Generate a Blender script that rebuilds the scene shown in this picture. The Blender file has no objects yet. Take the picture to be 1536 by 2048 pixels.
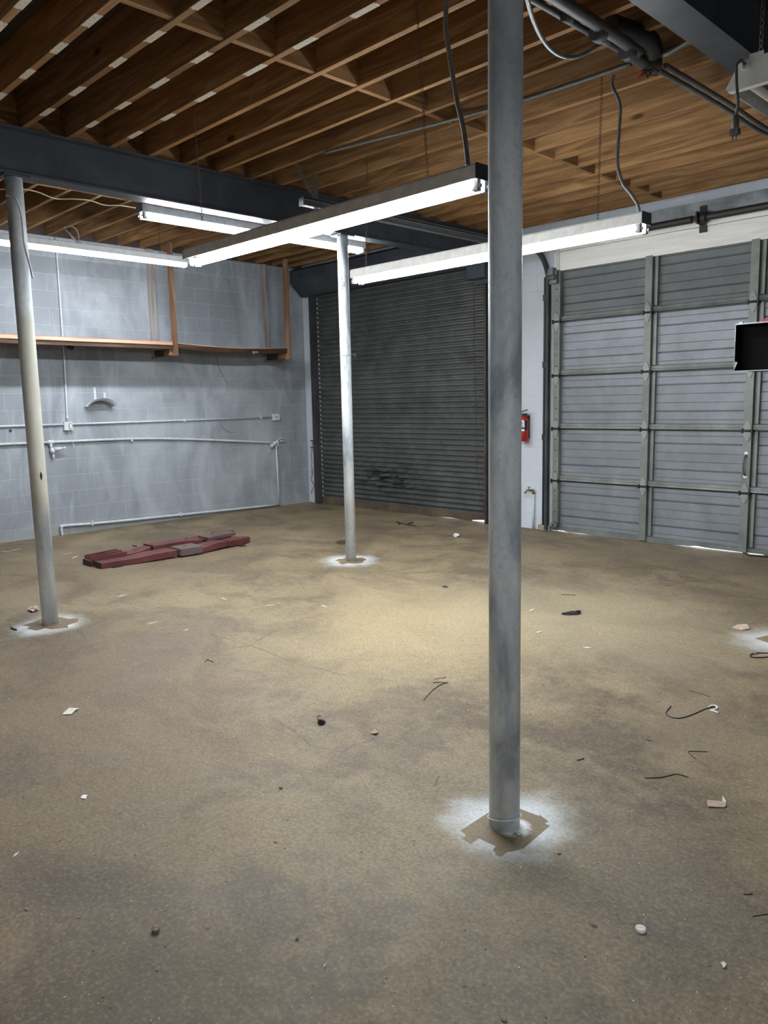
import bpy, math, random
from mathutils import Vector, Matrix
from mathutils.geometry import delaunay_2d_cdt

random.seed(7)
scene = bpy.context.scene
COL = scene.collection

# ------------------------------------------------------------------ camera
FPX, YAW, PITCH, ROLL = 1549.24, 0.793061, 0.140658, -0.0206374
CAM = Vector((9.6845, -7.8550, 1.5658))
_cy, _sy, _cp, _sp = math.cos(YAW), math.sin(YAW), math.cos(PITCH), math.sin(PITCH)
FWD = Vector((-_sy * _cp, _cy * _cp, -_sp))
_R = Vector((_cy, _sy, 0))
_U = _R.cross(FWD)
RGT = math.cos(ROLL) * _R + math.sin(ROLL) * _U
UPV = -math.sin(ROLL) * _R + math.cos(ROLL) * _U
cd = bpy.data.cameras.new('camera')
cam = bpy.data.objects.new('camera', cd)
COL.objects.link(cam)
cam.matrix_world = Matrix(((RGT.x, UPV.x, -FWD.x, CAM.x), (RGT.y, UPV.y, -FWD.y, CAM.y), (RGT.z, UPV.z, -FWD.z, CAM.z), (0, 0, 0, 1)))
cd.sensor_fit = 'HORIZONTAL'
cd.sensor_width = 36
cd.lens = 36 * FPX / 1536
cd.clip_start = 0.02
scene.camera = cam

# ------------------------------------------------------------------ light and exposure
vs = scene.view_settings
vs.view_transform = 'Standard'
vs.look = 'None'
vs.gamma = 1.0
vs.use_curve_mapping = False
vs.exposure = 0.70
TUBE = 60.0                       # radiance of the fluorescent tubes
TUBE_COL = (0.90, 0.955, 1.0)
world = bpy.data.worlds.new('overcast_sky')
scene.world = world
world.use_nodes = True
world.node_tree.nodes['Background'].inputs[0].default_value = (0.85, 0.93, 1.0, 1)
world.node_tree.nodes['Background'].inputs[1].default_value = 5.0
scene.cycles.use_denoising = True
scene.cycles.diffuse_bounces = 5
scene.cycles.max_bounces = 8
scene.cycles.sample_clamp_indirect = 6.0

# ------------------------------------------------------------------ pixel -> world helpers (to read places off the photograph)
def ray(u, v):
    return FWD + RGT * ((u - 768) / FPX) - UPV * ((v - 1024) / FPX)

def fl(u, v, z=0.0):
    d = ray(u, v)
    return CAM + d * ((z - CAM.z) / d.z)

def pl(u, v, ax, val):
    d = ray(u, v)
    return CAM + d * ((val - CAM[ax]) / d[ax])

# ------------------------------------------------------------------ materials
class NT:
    def __init__(s, name):
        s.m = bpy.data.materials.new(name)
        s.m.use_nodes = True
        s.t = s.m.node_tree
        s.b = s.t.nodes['Principled BSDF']
        g = s.n('ShaderNodeNewGeometry')
        s.P = g.outputs['Position']
        s.N = g.outputs['Normal']
        tc = s.n('ShaderNodeTexCoord')
        s.O = tc.outputs['Object']
        oi = s.n('ShaderNodeObjectInfo')
        s.R = oi.outputs['Random']
    def put(s, sock, v):
        if v is None: return
        if hasattr(v, 'is_output'): s.t.links.new(v, sock)
        else:
            if isinstance(v, (tuple, list)) and len(v) == 3 and sock.type == 'RGBA': v = (*v, 1)
            sock.default_value = v
    def n(s, typ, ins=None, **pr):
        nd = s.t.nodes.new(typ)
        for k, v in pr.items(): setattr(nd, k, v)
        for k, v in (ins or {}).items(): s.put(nd.inputs[k], v)
        return nd
    def math(s, op, a, b=None, c=None, clamp=False):
        nd = s.n('ShaderNodeMath', operation=op, use_clamp=clamp)
        s.put(nd.inputs[0], a); s.put(nd.inputs[1], b); s.put(nd.inputs[2], c)
        return nd.outputs[0]
    def vm(s, op, a, b=None, scale=None):
        nd = s.n('ShaderNodeVectorMath', operation=op)
        s.put(nd.inputs[0], a); s.put(nd.inputs[1], b)
        if scale is not None: s.put(nd.inputs['Scale'], scale)
        return nd.outputs['Value'] if op in ('LENGTH', 'DISTANCE', 'DOT_PRODUCT') else nd.outputs[0]
    def noise(s, vec, scale, detail=4, rough=0.55, dist=0.0, col=False):
        nd = s.n('ShaderNodeTexNoise', {'Vector': vec, 'Scale': scale, 'Detail': detail, 'Roughness': rough, 'Distortion': dist})
        return nd.outputs['Color' if col else 'Fac']
    def ramp(s, fac, stops, interp='LINEAR'):
        nd = s.n('ShaderNodeValToRGB', {'Fac': fac})
        cr = nd.color_ramp
        cr.interpolation = interp
        while len(cr.elements) < len(stops): cr.elements.new(0.5)
        for e, (p, c) in zip(cr.elements, stops):
            e.position = p
            e.color = (*c, 1) if isinstance(c, (tuple, list)) else (c, c, c, 1)
        return nd.outputs[0]
    def mix(s, f, a, b, blend='MIX'):
        nd = s.n('ShaderNodeMix', data_type='RGBA', blend_type=blend)
        s.put(nd.inputs[0], f); s.put(nd.inputs[6], a); s.put(nd.inputs[7], b)
        return nd.outputs[2]
    def mr(s, v, a, b, c=0.0, d=1.0, smooth=False):
        if a > b: a, b, c, d = b, a, d, c
        nd = s.n('ShaderNodeMapRange', {0: v, 1: a, 2: b, 3: c, 4: d})
        if smooth: nd.interpolation_type = 'SMOOTHSTEP'
        return nd.outputs[0]
    def sep(s, v):
        return s.n('ShaderNodeSeparateXYZ', {0: v}).outputs
    def comb(s, x, y, z=0.0):
        return s.n('ShaderNodeCombineXYZ', {0: x, 1: y, 2: z}).outputs[0]
    def mul(s, v, t):
        return s.vm('MULTIPLY', v, t)
    def bump(s, h, strength=0.3, dist=0.01, normal=None):
        nd = s.n('ShaderNodeBump', {'Height': h, 'Strength': strength, 'Distance': dist})
        if normal is not None: s.put(nd.inputs['Normal'], normal)
        return nd.outputs[0]
    def out(s, col, rough=0.6, metal=0.0, normal=None, spec=None):
        s.put(s.b.inputs['Base Color'], col)
        s.put(s.b.inputs['Roughness'], rough)
        s.put(s.b.inputs['Metallic'], metal)
        if normal is not None: s.put(s.b.inputs['Normal'], normal)
        if spec is not None: s.put(s.b.inputs['Specular IOR Level'], spec)
        return s.m

def simple(name, col, rough=0.5, metal=0.0, var=0.15, scale=30, bump=0.0, spec=None):
    s = NT(name)
    f = s.noise(s.O, scale, 5)
    c = s.ramp(f, [(0.3, tuple(x * (1 - var) for x in col)), (0.7, tuple(min(1, x * (1 + var)) for x in col))])
    nm = s.bump(f, bump, 0.004) if bump else None
    return s.out(c, rough, metal, nm, spec)

def wood(name, dark, mid, light, rough=0.75, axis=0):
    s = NT(name)
    sh = s.vm('ADD', s.O, s.comb(s.math('MULTIPLY', s.R, 37.0), s.math('MULTIPLY', s.R, 91.0), s.math('MULTIPLY', s.R, 53.0)))
    st = [9.0, 9.0, 9.0]; st[axis] = 0.7
    v = s.mul(sh, tuple(st))
    g = s.noise(v, 1.6, 6, 0.6, 1.4)
    fine = s.noise(s.mul(sh, tuple(70.0 if i != axis else 2.0 for i in range(3))), 1.0, 4, 0.6)
    big = s.noise(sh, 0.9, 3)
    kn = s.n('ShaderNodeTexVoronoi', {'Vector': s.mul(sh, tuple(1.0 if i == axis else 2.6 for i in range(3))), 'Scale': 1.1}).outputs['Distance']
    base = s.ramp(g, [(0.30, dark), (0.5, mid), (0.68, light)])
    base = s.mix(s.math('MULTIPLY', s.mr(fine, 0.35, 0.75), 0.35), base, dark)
    base = s.mix(s.mr(big, 0.35, 0.7, 0.0, 0.45), base, mid)
    base = s.mix(s.mr(kn, 0.045, 0.075, 0.85, 0.0), base, tuple(x * 0.35 for x in dark))
    val = s.mr(s.R, 0, 1, 0.78, 1.15)
    hs = s.n('ShaderNodeHueSaturation', {'Value': val, 'Color': base}).outputs[0]
    return s.out(hs, rough, 0.0, s.bump(s.math('ADD', g, s.math('MULTIPLY', fine, 0.4)), 0.25, 0.004), 0.25)

def block_wall(name, horiz, zoff, hoff, pale=0.0):
    s = NT(name)
    x, y, z = s.sep(s.P)[0:3]
    h = {'x': x, 'y': y}[horiz]
    wob = s.noise(s.P, 6, 2)
    vec = s.comb(s.math('ADD', h, hoff), s.math('ADD', z, s.math('ADD', -zoff, s.math('MULTIPLY', s.math('SUBTRACT', wob, 0.5), 0.006))))
    br = s.n('ShaderNodeTexBrick', {'Vector': vec, 'Scale': 1.0, 'Mortar Size': 0.0042, 'Mortar Smooth': 0.55, 'Brick Width': 0.4064, 'Row Height': 0.2032,
                                   'Color1': (0.0, 0.0, 0.0, 1), 'Color2': (1, 1, 1, 1), 'Mortar': (0.5, 0.5, 0.5, 1)}, offset=0.5)
    mort = br.outputs['Fac']
    rnd = br.outputs['Color']
    big = s.noise(s.mul(s.P, (1, 1, 0.55)), 1.3, 6, 0.62, 0.6)
    streak = s.noise(s.mul(s.P, (3.6, 3.6, 0.9)), 1.0, 6, 0.6, 0.8)
    fine = s.noise(s.P, 55, 5, 0.7)
    pore = s.noise(s.P, 210, 3, 0.7)
    c = s.ramp(big, [(0.30, (0.235, 0.255, 0.28)), (0.48, (0.31, 0.335, 0.365)), (0.64, (0.43, 0.465, 0.505))])
    c = s.mix(s.mr(streak, 0.54, 0.80, 0, 0.45), c, (0.62, 0.67, 0.73))
    c = s.mix(s.mr(streak, 0.25, 0.42, 0.35, 0.0), c, (0.22, 0.24, 0.27))
    c = s.mix(0.035, c, rnd, 'OVERLAY')
    c = s.mix(s.mr(fine, 0.35, 0.65, 0.10, 0.0), c, (0.15, 0.16, 0.18))
    c = s.mix(s.mr(pore, 0.62, 0.70, 0.0, 0.22), c, (0.12, 0.12, 0.13))
    c = s.mix(s.math('MULTIPLY', mort, 0.36), c, (0.66, 0.70, 0.74))
    low = s.mr(s.math('ADD', z, s.math('MULTIPLY', s.math('SUBTRACT', fine, 0.5), 0.25)), 0.0, 0.16, 0.55, 0.0)
    c = s.mix(low, c, (0.36, 0.36, 0.33))
    if pale: c = s.mix(pale, c, (0.74, 0.78, 0.83))
    hgt = s.math('ADD', s.math('MULTIPLY', mort, -1.0), s.math('ADD', s.math('MULTIPLY', fine, 0.25), s.math('MULTIPLY', pore, 0.18)))
    return s.out(c, 0.72, 0, s.bump(hgt, 0.55, 0.006), 0.3)

COLS = [(8.065, -5.665), (3.99, -5.725), (4.005, -2.74), (8.07, -2.70)]

def floor_mat():
    s = NT('stained_concrete')
    x, y, z = s.sep(s.P)[0:3]
    P2 = s.comb(x, y, 0.0)
    warp = s.vm('SUBTRACT', s.noise(P2, 1.6, 4, 0.6, col=True), (0.5, 0.5, 0.5))
    wP = s.vm('ADD', P2, s.vm('SCALE', warp, None, 0.55))
    warp2 = s.vm('SUBTRACT', s.noise(P2, 9.0, 4, 0.6, col=True), (0.5, 0.5, 0.5))
    wC = s.vm('ADD', P2, s.vm('SCALE', warp2, None, 0.05))
    n1 = s.noise(wP, 0.55, 6, 0.6)
    n2 = s.noise(s.mul(wP, (1.0, 1.0, 1)), 2.3, 6, 0.62, 0.5)
    n3 = s.noise(P2, 14, 6, 0.65, 0.3)
    n4 = s.noise(P2, 70, 5, 0.7)
    n5 = s.noise(P2, 260, 3, 0.7)
    c = s.ramp(n1, [(0.38, (0.105, 0.082, 0.056)), (0.48, (0.180, 0.146, 0.098)), (0.58, (0.285, 0.235, 0.150))])
    c = s.mix(s.mr(n2, 0.46, 0.66, 0, 0.6), c, (0.33, 0.275, 0.18))
    c = s.mix(s.mr(n2, 0.32, 0.47, 0.7, 0), c, (0.105, 0.085, 0.062))
    c = s.mix(s.mr(n3, 0.46, 0.66, 0, 0.45), c, (0.30, 0.262, 0.185))
    c = s.mix(s.mr(n3, 0.32, 0.46, 0.45, 0), c, (0.11, 0.092, 0.065))
    n7 = s.noise(s.mul(wP, (0.75, 1.0, 1)), 1.9, 5, 0.55, 0.9)
    c = s.mix(s.mr(n7, 0.34, 0.50, 0.62, 0.0), c, (0.105, 0.082, 0.058))
    c = s.mix(s.mr(n7, 0.50, 0.64, 0.0, 0.50), c, (0.33, 0.275, 0.185))
    def blob(px, py, rx, ry, ang=0.0, soft=0.5, src=None):
        d = s.vm('SUBTRACT', src or wP, (px, py, 0))
        if ang: d = s.n('ShaderNodeVectorRotate', {'Vector': d, 'Angle': math.radians(ang)}, rotation_type='Z_AXIS').outputs[0]
        d = s.mul(d, (1 / rx, 1 / ry, 0))
        return s.mr(s.vm('LENGTH', d), 1.0 + soft * 0.5, 1.0 - soft, 0, 1, True)
    # stains with a shape of their own: (x, y, rx, ry, angle, strength, colour)
    for (px, py, rx, ry, an, k, cc) in (
        (6.7, -6.7, 1.5, 0.75, 30, 0.55, (0.120, 0.092, 0.066)), (5.0, -6.0, 1.2, 0.7, 40, 0.5, (0.125, 0.094, 0.068)), (2.2, -4.2, 1.3, 1.6, 0, 0.5, (0.135, 0.105, 0.076)), (8.0, -7.1, 0.6, 0.35, 30, 0.5, (0.11, 0.09, 0.075)),
        (7.25, -6.9, 0.33, 0.20, -40, 0.65, (0.085, 0.070, 0.072)), (7.72, -6.55, 0.26, 0.12, 30, 0.6, (0.088, 0.075, 0.08)),
        (8.55, -6.35, 0.35, 0.22, 20, 0.30, (0.14, 0.12, 0.10)), (6.1, -5.7, 0.9, 0.5, 40, 0.40, (0.19, 0.145, 0.105)),
        (5.2, -5.4, 0.9, 0.35, 50, 0.45, (0.15, 0.125, 0.105)), (2.6, -1.4, 0.8, 0.42, 60, 0.60, (0.115, 0.090, 0.075)),
        (3.3, -1.9, 0.5, 0.18, 60, 0.50, (0.12, 0.095, 0.08)), (4.6, -0.9, 0.55, 0.25, 50, 0.45, (0.15, 0.125, 0.10)),
        (5.0, -1.6, 0.6, 0.25, 30, 0.40, (0.16, 0.14, 0.11)), (6.6, -0.75, 1.8, 0.45, 0, 0.50, (0.145, 0.118, 0.09)),
        (7.7, -3.5, 0.7, 0.35, 60, 0.45, (0.15, 0.125, 0.10)), (8.3, -4.4, 0.45, 0.35, 20, 0.35, (0.15, 0.13, 0.11)),
        (8.75, -5.6, 0.3, 0.4, 0, 0.30, (0.145, 0.13, 0.115)), (1.6, -3.4, 1.0, 1.4, 0, 0.30, (0.17, 0.14, 0.105)),
        (6.9, -3.4, 0.6, 0.3, 40, 0.30, (0.21, 0.165, 0.125))):
        c = s.mix(s.math('MULTIPLY', blob(px, py, rx, ry, an, 0.7), k), c, cc)
    # worn pale mid-slab, with the tubes' yellowish bright spot painted into the colour
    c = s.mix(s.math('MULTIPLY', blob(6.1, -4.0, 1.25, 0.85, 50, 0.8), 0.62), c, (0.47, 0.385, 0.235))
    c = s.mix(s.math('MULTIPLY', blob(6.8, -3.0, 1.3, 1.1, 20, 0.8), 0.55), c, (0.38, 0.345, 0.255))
    c = s.mix(s.math('MULTIPLY', blob(8.4, -5.9, 0.9, 0.7, 20, 0.9), 0.30), c, (0.29, 0.27, 0.225))
    # gravel-like rough spall near the right side
    spall = s.math('MULTIPLY', blob(7.45, -1.75, 0.42, 0.25, 30, 0.6, wC), s.mr(s.noise(P2, 34, 5, 0.8), 0.47, 0.6))
    c = s.mix(s.math('MULTIPLY', spall, 0.75), c, (0.13, 0.105, 0.085))
    # black wet puddle by the middle column
    pud = blob(3.17, -2.12, 0.17, 0.075, 40, 0.25, wC)
    c = s.mix(s.math('MULTIPLY', pud, 0.8), c, (0.055, 0.045, 0.035))
    # grain
    n6 = s.noise(s.mul(P2, (1.0, 1.0, 1)), 24, 6, 0.8, 0.2)
    c = s.mix(s.mr(n6, 0.30, 0.50, 0.38, 0.0), c, (0.085, 0.070, 0.050))
    c = s.mix(s.mr(n6, 0.52, 0.72, 0.0, 0.22), c, (0.40, 0.35, 0.26))
    c = s.mix(s.mr(n4, 0.38, 0.56, 0.42, 0.0), c, (0.08, 0.066, 0.05))
    c = s.mix(s.mr(n4, 0.52, 0.70, 0.0, 0.32), c, (0.42, 0.38, 0.30))
    c = s.mix(s.mr(n5, 0.58, 0.68, 0.0, 0.55), c, (0.06, 0.05, 0.04))
    c = s.mix(s.mr(n5, 0.28, 0.38, 0.45, 0.0), c, (0.46, 0.43, 0.36))
    c = s.mix(1.0, c, (0.99, 0.925, 0.83), 'MULTIPLY')
    # cracks: distance to short segments
    segs = []
    def poly(pts):
        q = [fl(*p) for p in pts]
        segs.extend(zip(q[:-1], q[1:]))
    poly([(548, 1438), (585, 1462), (620, 1492), (688, 1504), (712, 1488), (768, 1472)])
    poly([(420, 1268), (500, 1291), (545, 1265), (598, 1252)])
    poly([(500, 1291), (600, 1330), (690, 1350)])
    poly([(150, 1222), (163, 1245), (155, 1262), (172, 1278)])
    poly([(500, 1292), (360, 1315)])
    dmin = None
    for a, b in segs:
        ab = b - a
        L2 = ab.length_squared
        pa = s.vm('SUBTRACT', wC, (a.x, a.y, 0))
        t = s.math('MULTIPLY', s.vm('DOT_PRODUCT', pa, (ab.x, ab.y, 0)), 1 / L2, clamp=True)
        d = s.vm('DISTANCE', pa, s.vm('SCALE', (ab.x, ab.y, 0), None, t))
        dmin = d if dmin is None else s.math('MINIMUM', dmin, d)
    crack = s.math('MULTIPLY', s.mr(dmin, 0.002, 0.012, 1, 0), s.mr(n3, 0.35, 0.55, 0.2, 0.9))
    c = s.mix(s.math('MULTIPLY', crack, 0.8), c, (0.09, 0.075, 0.06))
    # overspray of pale paint round each column foot; 'bare' = what the masking tape covered
    bare = s.n('ShaderNodeAttribute', attribute_name='bare').outputs['Fac']
    halo = None
    for i, (px, py) in enumerate(COLS):
        rr = (0.30, 0.33, 0.38, 0.38)[i]
        d = s.vm('LENGTH', s.vm('SUBTRACT', s.vm('ADD', P2, s.vm('ADD', s.vm('SCALE', warp2, None, 0.12), s.vm('SCALE', warp, None, 0.35))), (px, py, 0)))
        h = s.mr(d, rr, 0.10, 0, 1, True)
        halo = h if halo is None else s.math('MAXIMUM', halo, h)
    halo = s.math('MULTIPLY', halo, s.mr(n4, 0.25, 0.55, 0.55, 1.0))
    halo = s.math('MULTIPLY', halo, s.math('SUBTRACT', 1.0, bare))
    c = s.mix(s.math('MULTIPLY', halo, 0.85), c, (0.74, 0.78, 0.80))
    rust = s.math('MULTIPLY', bare, s.mr(n3, 0.35, 0.6, 0.2, 0.6))
    c = s.mix(rust, c, (0.20, 0.14, 0.075))
    # paint spot on the very foot of the nearest column
    d0 = s.vm('LENGTH', s.vm('SUBTRACT', wC, (8.098, -5.655, 0)))
    c = s.mix(s.math('MULTIPLY', s.mr(d0, 0.075, 0.05, 0, 0.9), s.mr(n3, 0.4, 0.5)), c, (0.75, 0.78, 0.8))
    rough = s.math('ADD', s.mr(n2, 0.3, 0.7, 0.50, 0.66), s.math('MULTIPLY', n4, 0.12))
    rough = s.math('SUBTRACT', rough, s.math('MULTIPLY', pud, 0.3))
    hgt = s.math('ADD', s.math('MULTIPLY', n4, 0.35), s.math('ADD', s.math('MULTIPLY', n5, 0.25), s.math('ADD', s.math('MULTIPLY', n3, 0.5), s.math('MULTIPLY', crack, -0.8))))
    return s.out(c, rough, 0.0, s.bump(hgt, 0.45, 0.004), 0.30)

def steel_deck_col(name, base, lite, rough=0.5, metal=0.0, streak=(1, 1, 14)):
    s = NT(name)
    f = s.noise(s.P, 3.0, 6, 0.65, 0.4)
    g = s.noise(s.mul(s.P, streak), 9, 5, 0.65)
    k = s.noise(s.P, 60, 4, 0.7)
    c = s.ramp(f, [(0.3, base), (0.7, lite)])
    c = s.mix(s.mr(g, 0.5, 0.75, 0, 0.4), c, lite)
    c = s.mix(s.mr(k, 0.58, 0.72, 0, 0.3), c, tuple(x * 0.4 for x in base))
    return s.out(c, rough, metal, s.bump(k, 0.15, 0.002), 0.4)

def column_paint(name='sprayed_column_paint', yellow=0.0):
    s = NT(name)
    x, y, z = s.sep(s.P)[0:3]
    f = s.noise(s.mul(s.P, (3.0, 3.0, 1.0)), 2.0, 5, 0.6, 0.4)
    k = s.noise(s.P, 45, 5, 0.7)
    c = s.ramp(f, [(0.36, (0.34, 0.37, 0.42)), (0.48, (0.60, 0.65, 0.69)), (0.62, (0.80, 0.84, 0.85))])
    c = s.mix(s.mr(k, 0.5, 0.72, 0, 0.30), c, (0.25, 0.27, 0.30))
    v = s.noise(s.mul(s.P, (60, 60, 1.0)), 1.0, 2)
    c = s.mix(s.mr(v, 0.55, 0.7, 0, 0.12), c, (0.75, 0.78, 0.72))
    if yellow:
        zz = s.math('ADD', z, s.math('MULTIPLY', s.math('SUBTRACT', f, 0.5), 1.6))
        band = s.math('MULTIPLY', s.mr(zz, 0.35, 0.9, 0, 1, True), s.mr(zz, 2.5, 2.1, 0, 1, True))
        c = s.mix(s.math('MULTIPLY', band, yellow), c, (0.60, 0.56, 0.43))
    return s.out(c, 0.5, 0.0, s.bump(k, 0.2, 0.0015), 0.4)

def roller_steel():
    s = NT('dark_rolled_steel')
    x, y, z = s.sep(s.P)[0:3]
    f = s.noise(s.P, 3.0, 6, 0.65, 0.4); k = s.noise(s.P, 60, 4, 0.7); g = s.noise(s.mul(s.P, (1.2, 1, 5)), 3, 6, 0.7, 0.8)
    c = s.ramp(f, [(0.3, (0.085, 0.092, 0.086)), (0.7, (0.160, 0.170, 0.162))])
    q = s.mul(s.vm('SUBTRACT', s.comb(x, z, 0.0), (1.75, 0.45, 0)), (0.9, 2.6, 0))
    d = s.mr(s.vm('LENGTH', q), 1.0, 0.1, 0, 1, True)
    c = s.mix(s.math('MULTIPLY', d, s.mr(g, 0.45, 0.58)), c, (0.010, 0.010, 0.009))
    e = s.math('MULTIPLY', s.mr(x, 3.36, 3.52), s.mr(g, 0.42, 0.6))
    c = s.mix(s.math('MULTIPLY', e, 0.55), c, (0.17, 0.11, 0.075))
    c = s.mix(s.mr(k, 0.58, 0.72, 0, 0.3), c, (0.035, 0.036, 0.034))
    return s.out(c, 0.36, 0.3, s.bump(k, 0.15, 0.002), 0.4)

def emit_mat(name, col, strength):
    m = bpy.data.materials.new(name)
    m.use_nodes = True
    t = m.node_tree
    for nd in list(t.nodes): t.nodes.remove(nd)
    o = t.nodes.new('ShaderNodeOutputMaterial')
    e = t.nodes.new('ShaderNodeEmission')
    e.inputs[0].default_value = (*col, 1)
    e.inputs[1].default_value = strength
    t.links.new(e.outputs[0], o.inputs[0])
    return m

M = {}
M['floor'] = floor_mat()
M['wall_l'] = block_wall('painted_block_left', 'y', 0.138, 4.55)
M['wall_b'] = block_wall('painted_block_back', 'x', 0.172, 0.13, 0.6)
M['wall_o'] = block_wall('painted_block_other', 'x', 0.14, 0.0)
M['joist'] = wood('joist_pine', (0.105, 0.046, 0.018), (0.27, 0.142, 0.058), (0.44, 0.26, 0.115))
M['joist_y'] = wood('blocking_pine', (0.12, 0.055, 0.022), (0.27, 0.142, 0.058), (0.42, 0.25, 0.115), axis=1)
M['shelfwood'] = wood('old_shelf_board', (0.035, 0.017, 0.011), (0.078, 0.040, 0.026), (0.17, 0.10, 0.066), axis=1)
M['post'] = wood('reddish_stud', (0.11, 0.055, 0.032), (0.25, 0.135, 0.080), (0.42, 0.25, 0.15), axis=2)
M['post_y'] = wood('tan_edge_board', (0.30, 0.19, 0.13), (0.46, 0.32, 0.22), (0.60, 0.46, 0.34), axis=1)
M['postgrey'] = wood('overpainted_stud', (0.20, 0.16, 0.14), (0.36, 0.32, 0.30), (0.50, 0.48, 0.46), axis=2)
M['redply'] = simple('red_painted_edge', (0.42, 0.06, 0.05), 0.6)
M['deck'] = simple('dark_roof_deck', (0.055, 0.035, 0.025), 0.9, scale=4)
M['beam'] = steel_deck_col('dark_beam_paint', (0.030, 0.036, 0.046), (0.060, 0.070, 0.084), 0.55)
M['column'] = column_paint()
M['column_y'] = column_paint('sprayed_column_paint_yellowed', 0.7)
M['header'] = wood('whitewashed_header', (0.66, 0.64, 0.60), (0.80, 0.78, 0.74), (0.86, 0.84, 0.80))
M['ledger'] = steel_deck_col('mottled_ledger', (0.10, 0.105, 0.11), (0.42, 0.44, 0.45), 0.8)
M['rollmetal'] = roller_steel()
M['hood'] = steel_deck_col('hood_steel', (0.035, 0.040, 0.052), (0.07, 0.078, 0.095), 0.5)
M['darkguide'] = steel_deck_col('door_guide_steel', (0.028, 0.028, 0.034), (0.075, 0.07, 0.075), 0.6)
M['rustbar'] = steel_deck_col('rusty_bottom_bar', (0.05, 0.038, 0.028), (0.16, 0.11, 0.07), 0.8)
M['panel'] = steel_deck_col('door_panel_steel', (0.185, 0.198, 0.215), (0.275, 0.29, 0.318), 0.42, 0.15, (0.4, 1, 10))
M['panel_top'] = steel_deck_col('dark_top_panel_steel', (0.105, 0.115, 0.112), (0.155, 0.165, 0.165), 0.5, 0.15, (0.4, 1, 10))  # darker, greener grey for the top section only
M['stile'] = steel_deck_col('galvanised_stile', (0.15, 0.158, 0.145), (0.26, 0.27, 0.245), 0.5, 0.2)
M['hinge'] = steel_deck_col('weathered_hinge', (0.22, 0.23, 0.21), (0.36, 0.37, 0.34), 0.55, 0.2)
M['rail'] = steel_deck_col('grimy_rail', (0.10, 0.108, 0.10), (0.25, 0.26, 0.245), 0.55, 0.15)
M['black'] = simple('black_metal', (0.018, 0.018, 0.02), 0.5)
M['blackpipe'] = simple('black_brown_pipe', (0.035, 0.026, 0.024), 0.5)
M['galv'] = simple('galvanised', (0.42, 0.43, 0.43), 0.4, 0.6)
M['greysteel'] = simple('grey_track_steel', (0.16, 0.17, 0.17), 0.5, 0.4)
M['flex'] = simple('flex_conduit', (0.22, 0.23, 0.23), 0.42, 0.5)
M['conduit'] = simple('painted_conduit', (0.60, 0.64, 0.68), 0.55, 0.0, 0.12, 14)
M['pipe_dark'] = simple('dark_conduit', (0.12, 0.125, 0.13), 0.5, 0.3)
M['housing'] = simple('fixture_white', (0.62, 0.60, 0.56), 0.5, 0, 0.14, 18)
M['housing_grey'] = simple('fixture_grey', (0.40, 0.41, 0.41), 0.5, 0, 0.14, 18)
M['socket'] = simple('lamp_holder', (0.30, 0.30, 0.32), 0.5)
M['socketwhite'] = simple('lamp_holder_white', (0.80, 0.80, 0.80), 0.5)
M['tube'] = emit_mat('lit_lens', TUBE_COL, TUBE)
M['tube_full'] = emit_mat('lit_fluorescent_tube', TUBE_COL, TUBE * 1.3)
M['tube_far'] = emit_mat('lit_bare_tube', TUBE_COL, TUBE * 1.6)
M['tube_c'] = emit_mat('lit_tube_beside_door', TUBE_COL, TUBE * 1.5)
M['fill_lens'] = emit_mat('fill_tube_lens_dim', TUBE_COL, TUBE * 0.95)  # tubes of the added fill light behind the camera, left
M['lens'] = emit_mat('fill_tube_lens', TUBE_COL, TUBE * 1.6)  # tubes of the added fill light behind the camera, right
M['tube_off'] = simple('dead_fluorescent_tube', (0.75, 0.76, 0.76), 0.3, 0, 0.03)
M['chain'] = simple('rusty_chain', (0.10, 0.065, 0.045), 0.6, 0.5)
M['chain_grey'] = simple('grey_chain', (0.30, 0.29, 0.27), 0.5, 0.6)
M['red'] = simple('extinguisher_red', (0.42, 0.025, 0.02), 0.3, 0, 0.1)
M['lift'] = steel_deck_col('scuffed_red_paint', (0.085, 0.022, 0.022), (0.155, 0.050, 0.048), 0.5, 0.0, (1, 3, 1))
M['liftgrey'] = steel_deck_col('worn_brown_sleeve', (0.085, 0.055, 0.050), (0.15, 0.11, 0.10), 0.55)
M['brass'] = simple('old_brass', (0.32, 0.22, 0.10), 0.45, 0.7)
M['white'] = simple('white_paper', (0.80, 0.79, 0.75), 0.8, 0, 0.05)
M['cream'] = simple('cream_paper', (0.66, 0.62, 0.52), 0.85, 0, 0.12, 60)
M['card'] = simple('tan_cardboard', (0.50, 0.38, 0.29), 0.85)
M['pink'] = simple('pinkish_rag', (0.48, 0.30, 0.27), 0.9)
M['straw'] = simple('pale_wood_sliver', (0.68, 0.60, 0.42), 0.8)
M['wirered'] = simple('red_wire', (0.45, 0.03, 0.02), 0.5)
M['yellow'] = simple('yellow_cable', (0.50, 0.42, 0.27), 0.5)
M['ink'] = simple('dark_blue_ink', (0.02, 0.025, 0.06), 0.5)
M['blackbox'] = simple('flat_black_sheet', (0.006, 0.006, 0.006), 0.9, spec=0.1)  # matte near-black, the same inside and out
M['greyrope'] = simple('dark_rope', (0.04, 0.038, 0.035), 0.9)
M['rock'] = simple('dirt_crumb', (0.24, 0.17, 0.13), 0.9)
M['leaf'] = simple('dry_leaf', (0.34, 0.26, 0.16), 0.9)
M['brick'] = simple('mortar_lump', (0.30, 0.26, 0.20), 0.95, 0, 0.3, 40)
M['outside'] = simple('outside_concrete', (0.72, 0.72, 0.70), 0.9)
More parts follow.
